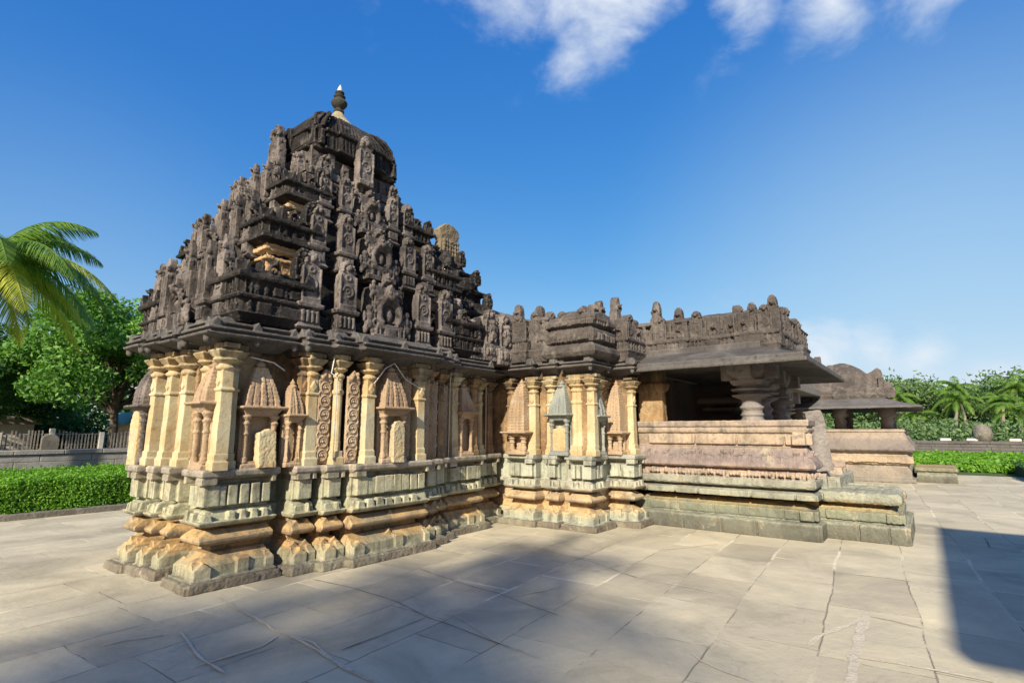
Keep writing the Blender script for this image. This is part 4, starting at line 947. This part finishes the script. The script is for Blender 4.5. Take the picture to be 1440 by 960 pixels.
def crown_points(c, rad, nclump, per, rs, flat=.8, clr=.28):
    """clumps of leaves on the ends of limbs, uneven crown"""
    pts = []; cen = []
    for i in range(nclump):
        d = rs.normal(size=3); d /= np.linalg.norm(d); d[2] = abs(d[2]) * 1.3 - .6
        rr = rad * rs.uniform(.45, 1.0) ** .6 * (1 + .25 * math.sin(3 * math.atan2(d[1], d[0]) + i))
        q = np.array(c) + d * rr * np.array((1, 1, flat)); cen.append(q)
        k = rs.normal(size=(per, 3)); k /= np.linalg.norm(k, axis=1, keepdims=True)
        k *= (rs.uniform(.35, 1, (per, 1)) ** .5) * rad * clr * rs.uniform(.6, 1.25)
        k[:, 2] *= .62
        pts.append(q + k)
    return np.concatenate(pts), cen
def tree(loc, h, rad, label, mat, nclump=60, per=260, leaf=.09, seed=1, group=None, cat='tree', flat=.75, name='broadleaf_tree', trunk=.16, clr=.28):
    e = empty(name, loc); tag(e, label, cat, group); rs = np.random.RandomState(seed)
    cz = h - rad * flat
    pts, cen = crown_points((0, 0, cz), rad, nclump, per, rs, flat, clr)
    leafmesh('crown', pts, leaf, mat, e, seed=seed, droop=.3)
    m = MB(); m.tube([(0, 0, -.1), (.05, .03, cz * .35), (-.05, .05, cz * .7), (.0, 0, cz)], [trunk, trunk * .8, trunk * .6, trunk * .35], 8)
    for q in cen[::3]:
        s = cz * rs.uniform(.45, .85); m.tube([(0, 0.03, s), tuple((np.array((0, 0, s)) * .5 + q * .5) + rs.normal(size=3) * .15 + np.array((0, 0, .1))), tuple(q)], [trunk * .4, trunk * .22, trunk * .08], 5)
    m.build('trunk', m_trunk, e); return e
def palm(loc, h, label, fl=2.6, nf=18, seed=1, group=None, lean=(0, 0), leafl=.55, mats=None, name='coconut_palm', tr=.13, wind=(0, 0), nl=44, lw=.030):
    e = empty(name, loc); tag(e, label, 'palm tree', group); r = random.Random(seed)
    top = Vector((lean[0], lean[1], h))
    m = MB(); m.tube([(0, 0, -.1), (lean[0] * .2, lean[1] * .2, h * .35), (lean[0] * .6, lean[1] * .6, h * .7), tuple(top)], [tr * 1.5, tr, tr * .85, tr * .7], 8)
    m.build('trunk', m_palmtrunk, e)
    mats = mats or (m_frond, m_frond)
    for k in range(nf):
        m = MB(); az = 2 * PI * k / nf * 2.4 + r.uniform(-.2, .2); up = 1.15 - 1.6 * (k / nf) + r.uniform(-.12, .12); L = fl * r.uniform(.8, 1.08)
        pts = []; p = top.copy(); d = Vector((math.cos(az) * math.cos(up), math.sin(az) * math.cos(up), math.sin(up)))
        ns = 12
        for i in range(ns + 1):
            pts.append(p.copy()); p = p + d * (L / ns); d = (d + Vector((wind[0] * .1, wind[1] * .1, -.15 - .05 * i / ns))).normalized()
        m.tube([tuple(q) for q in pts], [.028 * (1 - .85 * i / ns) for i in range(ns + 1)], 4)
        vs = []; fs = []
        for i in range(nl):
            t = .08 + .92 * i / nl; f = t * ns; a = int(min(f, ns - 1)); q = pts[a].lerp(pts[a + 1], f - a); dd = (pts[a + 1] - pts[a]).normalized()
            side = dd.cross(Vector((0, 0, 1)))
            if side.length < .1: side = Vector((1, 0, 0))
            side.normalize(); upv = side.cross(dd)
            ll = leafl * fl / 2.6 * math.sin(PI * min(1, .18 + t * .8)) ** .7
            for s in (-1, 1):
                dr = r.uniform(.35, .8); g = (side * s * 1.0 + dd * .75 - Vector((0, 0, dr)) + Vector((wind[0], wind[1], 0)) * .5).normalized()
                e0 = q; e1 = q + g * ll * .55; g2 = (g - Vector((0, 0, .5))).normalized(); e2 = e1 + g2 * ll * .5
                wv = dd * lw * fl / 2.6; n = len(vs)
                vs += [tuple(e0 - wv * .5), tuple(e0 + wv * .5), tuple(e1 + wv * .5), tuple(e1 - wv * .5), tuple(e2)]
                fs += [(n, n + 1, n + 2, n + 3), (n + 3, n + 2, n + 4)]
        m.add(vs, fs)
        me = bpy.data.meshes.new('frond'); me.from_pydata(m.v, [], m.f); me.materials.append(mats[1] if r.random() < .3 else mats[0])
        o = bpy.data.objects.new('frond', me); COL.objects.link(o); o.parent = e
    return e
def hedge(name, x0, x1, y0, y1, h, n, label, leaf=.035, seed=3, mat=m_hedge, faces=('y0', 'x0', 'top')):
    e = empty(name, ((x0 + x1) / 2, y0, 0)); tag(e, label, 'hedge'); rs = np.random.RandomState(seed); X = (x0 + x1) / 2
    areas = dict(y0=(x1 - x0) * h * 2.2, x0=(y1 - y0) * h * 2, top=(x1 - x0) * (y1 - y0)); tot = sum(areas[f] for f in faces); pts = []; nr = []
    for f in faces:
        k = int(n * areas[f] / tot); u = rs.uniform(size=k); w = rs.uniform(size=k); dpt = np.abs(rs.normal(size=k)) * .045 - .02
        if f == 'y0': pts.append(np.stack([x0 + u * (x1 - x0), y0 + dpt + .03 * np.sin(u * 60), w * h], 1)); nr.append(np.tile((0, -1, .4), (k, 1)))
        elif f == 'x0': pts.append(np.stack([x0 + dpt, y0 + u * (y1 - y0), w * h], 1)); nr.append(np.tile((-1, 0, .4), (k, 1)))
        else:
            xx = x0 + u * (x1 - x0); yy = y0 + w * (y1 - y0)
            pts.append(np.stack([xx, yy, h - dpt + .025 * np.sin(xx * 5) * np.sin(yy * 4.3)], 1)); nr.append(np.tile((0, 0, 1), (k, 1)))
    ns = int(n * .012); q = np.stack([rs.uniform(x0, x1, ns), rs.uniform(y0, y1, ns), np.full(ns, h)], 1)      # stray shoots
    q[: ns // 3, 1] = y0 + rs.uniform(-.02, .1, ns // 3); q = np.repeat(q, 7, 0); q[:, 2] += np.tile(np.arange(7) * .016, ns); q += rs.normal(size=q.shape) * .012
    pts.append(q); nr.append(np.tile((0, 0, .6), (len(q), 1)))
    P = np.concatenate(pts) - np.array((X, y0, 0)); leafmesh('foliage', P, leaf, mat, e, nrm=np.concatenate(nr) * .9, seed=seed, jit=.7, aspect=.55)
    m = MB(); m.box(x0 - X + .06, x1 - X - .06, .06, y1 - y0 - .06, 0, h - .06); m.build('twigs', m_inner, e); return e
hedge('clipped_hedge', -4.5, 9, 13.45, 18.2, .62, 170000, 'wide clipped bright green hedge bed left of the temple', leaf=.028)
m = MB(); u = -6.0
while u < 9:
    w = rnd.uniform(.7, 1.3); m.box(u + .006, u + w - .006, 13.2, 13.36, -.02, .10 + rnd.uniform(0, .02)); u += w
o = m.build('hedge_kerb', m_kerb, None, vox=.02, disp=.01, dscale=.15); tag(o, 'dark stone kerb along the foot of the left hedge', 'kerb')

# left retaining wall with fence
m = MB(); r = random.Random(4); z = 0
for row in range(4):
    u = -6.0; hh = (.34, .3, .22, .14)[row]; 
    while u < 14:
        w = r.uniform(.8, 1.8); m.box(u + .006, u + w - .006, 22.0 + (.0 if row < 3 else -.05), 22.5, z + .004, z + hh - .004); u += w
    z += hh
m.box(-6, 14, 22.05, 22.45, 0, z - .02)
o = m.build('garden_wall', m_rwall, None, bevel=.012); tag(o, 'low grey dressed stone wall behind the left hedge', 'wall')
FE = empty('picket_fence', (0, 23, 0)); tag(FE, 'rustic picket fence with pale concrete posts above the left garden wall', 'fence')
r = random.Random(6)
for i in range(13):
    m = MB(); x = -3 + i * 1.32; m.box(x - .07, x + .07, 22.75 - 23, 22.89 - 23, .6, 1.62 + r.uniform(-.03, .03)); o = m.build('post', m_pale, FE, bevel=.01)
    o.rotation_euler = (0, R(r.uniform(-2, 2)), 0)
m = MB(); x = -3
while x < 13: m.box(x, x + .035, -.19, -.16, 1.0, 1.55 + r.uniform(-.08, .06)); x += r.uniform(.07, .12)
m.box(-3, 13, -.17, -.13, 1.46, 1.50); m.box(-3, 13, -.17, -.13, 1.12, 1.16)
m.build('pickets', m_wood, FE)
m = MB(); m.prism([(-.22, 0), (.22, 0), (.22, .32)] + [(.22 * math.cos(t), .32 + .16 * math.sin(t)) for t in [PI * k / 8 for k in range(9)]], -.07, .07)
o = m.build('round_topped_stone', m_kerb, None, bevel=.01); o.location = (4.75, 22.2, z); tag(o, 'small dark round-topped stone standing on the left garden wall', 'stone marker')
SH = empty('blue_shed', (11.2, 31, 0)); tag(SH, 'small blue-roofed shed behind the left fence between tree trunks', 'shed')
m = MB(); m.box(-1.6, 1.6, 0, 2, 0, 1.9); m.build('wall', m_pale, SH)
m = MB(); m.prism([(-1.9, 1.9), (1.9, 1.9), (1.5, 2.5), (-1.5, 2.5)], -.3, 2.3); m.build('roof', m_blue, SH)
m = MB(); m.box(-.5, .5, -.03, .0, .1, 1.7); m.build('doorway', m_inner, SH)
GD = empty('pale_cottage', (2.0, 36, 0)); tag(GD, 'low whitewashed cottage glimpsed behind the left fence', 'cottage')
m = MB(); m.box(-1.5, 5, 0, 3, 0, 1.9); m.build('wall', m_white, GD)
m = MB(); m.prism([(-1.8, 1.9), (5.3, 1.9), (4.8, 2.3), (-1.2, 2.3)], -.3, 3.3); m.build('roof', m_wood, GD)

tree((7.9, 27.5, 0), 8.2, 3.9, 'full round green tree behind the fence, between palm and temple', m_leaf, 105, 420, .10, 11, flat=.86, trunk=.2)
tree((1.5, 30.0, 0), 7.0, 3.9, 'dark green tree behind the palm at the left edge', m_leafdark, 80, 330, .11, 12, flat=.7)
tree((11.6, 28.5, 0), 8.9, 3.2, 'green tree rising close behind the left end of the shrine', m_leaf, 70, 380, .10, 13, flat=.95)
tree((4.4, 36, 0), 6.5, 3.6, 'shadowy bushy tree far back between the left trees', m_leafdark, 60, 300, .12, 14)
palm((2.2, 20.9, 0), 6.5, 'coconut palm with yellowing wind-blown fronds at the left edge', 3.6, 30, 8, lean=(.4, -.1), mats=(m_frond, m_frondy), wind=(.35, -.35), nl=110, leafl=.66, lw=.023)

# right background
hedge('low_lawn_hedge', 28.0, 41, -14, 3.0, .34, 50000, 'low green hedge bed before the far right wall', leaf=.09, seed=9, faces=('x0', 'top'))
hedge('shaded_hedge', 23.2, 27.6, -14, -2.4, .42, 40000, 'dark shaded hedge corner at the right edge', leaf=.05, seed=10, faces=('x0', 'top', 'y0'), mat=m_leafdark)  # dark leaf colour stands in for the shade on this hedge
m = MB(); r = random.Random(8)
for row in range(5):
    u = -22.0
    while u < 8:
        w = r.uniform(.8, 1.9); m.frame(-PI / 2); m.box(-u - w + .008, -u - .008, 44.6 - (.06 if row == 4 else 0), 45, row * .19 + .004, row * .19 + .182); u += w
m.frame(0); m.box(44.65, 44.95, -22, 8, 0, .93)
o = m.build('boundary_wall', stone('dark_wall_stone', [(0, (.085, .08, .078)), (1, (.17, .16, .15))], [(3, .6, .7, (.26, .24, .22), .5)]), None, bevel=.01); tag(o, 'long dark grey coursed stone wall beyond the right lawn', 'wall')
wl = ['small white stone on the far wall nearest the pavilion', 'second white stone on the far right wall, left of the round boulder', 'white stone on the far right wall, right of the round boulder', 'white stone on the wall at the right picture edge']
for i, y in enumerate((-.9, -2.2, -4.2, -5.6)):
    m = MB(); m.stack(-.2, .2, -.28, .28, [(0, 0), (.1, 0), (.16, -.06)]); o = m.build('white_stone', m_white, None, bevel=.02); o.location = (44.8, y, .95); tag(o, wl[i], 'stone', 'white stones on the far wall')
m = MB(); m.ball(0, 0, .5, .55, .5, .62, 16, 10); o = m.build('round_boulder', m_kerb, None, vox=.04, disp=.04, dscale=.4); o.location = (44.9, -2.75, .9); tag(o, 'large round grey boulder standing above the far right wall', 'boulder')

r = random.Random(15)
pos = [(52, -1.6, 6.2), (54, -4.4, 5.8), (50.5, -7.0, 7.4), (58, 1.6, 7.2), (60, -2.8, 8.4), (62, -7.5, 9.2), (57, -5.6, 7.6), (66, -.2, 9.0), (56, .2, 4.6), (49.5, -4.9, 4.4)]
plab = ['short pale-trunked palm standing left of the boulder beyond the far wall', 'drooping palm just right of the boulder beyond the wall', 'tall palm nearest the right picture edge', 'palm directly behind the pavilion roof corner', 'tall thin palm in the middle of the right wood', 'tallest palm deep in the wood at far right', 'palm rising behind the right half of the wall', 'distant palm above the wood near the pavilion', 'small palm seen just clear of the pavilion eaves', 'short bushy palm in front of the wood at right']
for i, (x, y, h) in enumerate(pos):
    palm((x + 4, y * 1.08, 0), h * .66, plab[i], 2.3, 18, 30 + i, 'palms beyond the right wall', (r.uniform(-.5, .5), r.uniform(-.5, .5)), nl=26, lw=.07)
tlab = ['broad tree left in the right-hand wood', 'mid green tree in the middle of the right-hand wood', 'tall tree towards the right end of the wood', 'bushy tree right behind the pavilion roof', 'tree crown at the far right picture edge', 'tall tree deep behind the right palms']
for i, (x, y, h, ra) in enumerate(((66, 2.5, 6.8, 3.6), (64, -3.5, 7.6, 3.6), (62, -9.5, 8.8, 3.8), (70, 7, 7.2, 4), (60, -14, 9.2, 4), (72, -6, 9.6, 4.2))):
    tree((x + 4, y, 0), h * .64, ra * .72, tlab[i], m_far, 70, 260, .15, 50 + i, 'trees beyond the right wall', trunk=.2)
rs = np.random.RandomState(77); P = []
for i in range(1100):
    y = rs.uniform(-34, 26); x = rs.uniform(66, 84); h = rs.uniform(.6, 5.9) * (1 + .14 * math.sin(y * .7)) ; k = rs.normal(size=(190, 3)) * np.array((.8, .9, .5)); P.append(k + np.array((x, y, h)))
o = leafmesh('distant_wood', np.concatenate(P), .2, m_far, seed=78); tag(o, kind='stuff')
o['label'] = 'distant green wood beyond the right wall'; o['category'] = 'wood'
P = []
for i in range(130):
    y = rs.uniform(-16, 12); x = rs.uniform(47, 56); k = rs.normal(size=(150, 3)) * np.array((.6, .7, .38)); P.append(k + np.array((x, y, rs.uniform(.3, 1.8))))
o = leafmesh('undergrowth', np.concatenate(P), .16, m_far, seed=79); tag(o, kind='stuff'); o['label'] = 'low undergrowth behind the right wall'; o['category'] = 'undergrowth'
P = []
for i in range(160):
    x = rs.uniform(-14, 18); y = rs.uniform(38, 46); k = rs.normal(size=(220, 3)) * np.array((.8, .8, .6)); P.append(k + np.array((x, y, rs.uniform(.5, 5.0))))
o = leafmesh('shaded_thicket', np.concatenate(P), .18, m_leafdark, seed=80); tag(o, kind='stuff'); o['label'] = 'dark thicket behind the left trees'; o['category'] = 'thicket'

# ============================================================ behind the camera: what throws the shadows on the paving
SP = empty('shadow_roof', (2.4, -4.5, 0)); tag(SP, 'added flat stone roof on pillars, out of view at right, shaped to cast the paving shadow', 'pavilion')  # added out of view, sized to throw the shadow patch at right
m = MB(); m.stack(-.1 - 2.4, 6.2 - 2.4, -7.5 + 4.5, -1.80 + 4.5, [(2.95, -.05), (3.0, 0), (3.15, 0), (3.3, -.4)]); m.build('roof', m_eave, SP)
for x in (.4, 3.0, 5.7):
    for y in (-7, -2.9):
        m = MB(); m.stack(x - 2.4 - .17, x - 2.4 + .17, y + 4.5 - .17, y + 4.5 + .17, [(0, .05), (.3, .05), (.32, 0), (2.8, 0), (2.85, .12), (3.0, .12)]); m.build('pillar', m_grp, SP)
def caster(tx, ty, h):      # foot of a tree of height h whose shadow falls at tx, ty
    k = h / -SUNV.z; return (tx - SUNV.x * k, ty - SUNV.y * k, 0)
palm(caster(2.9, 3.1, 11.6), 11.6, 'tall palm far behind the viewpoint, casting the middle shadow', 2.9, 26, 91, nl=36, lw=.04)
palm(caster(5.6, 4.0, 8.6), 8.6, 'second smaller palm behind the viewpoint', 1.5, 18, 93, nl=36, lw=.04)
palm(caster(1.7, 4.6, 12.5), 12.5, 'tallest palm behind and left of the viewpoint', 2.2, 18, 94, nl=36, lw=.04)
tree(caster(.9, 10.8, 9.0), 9.0, 1.35, 'shade tree behind and left of the viewpoint', m_leaf, 34, 220, .12, 92, clr=.36)
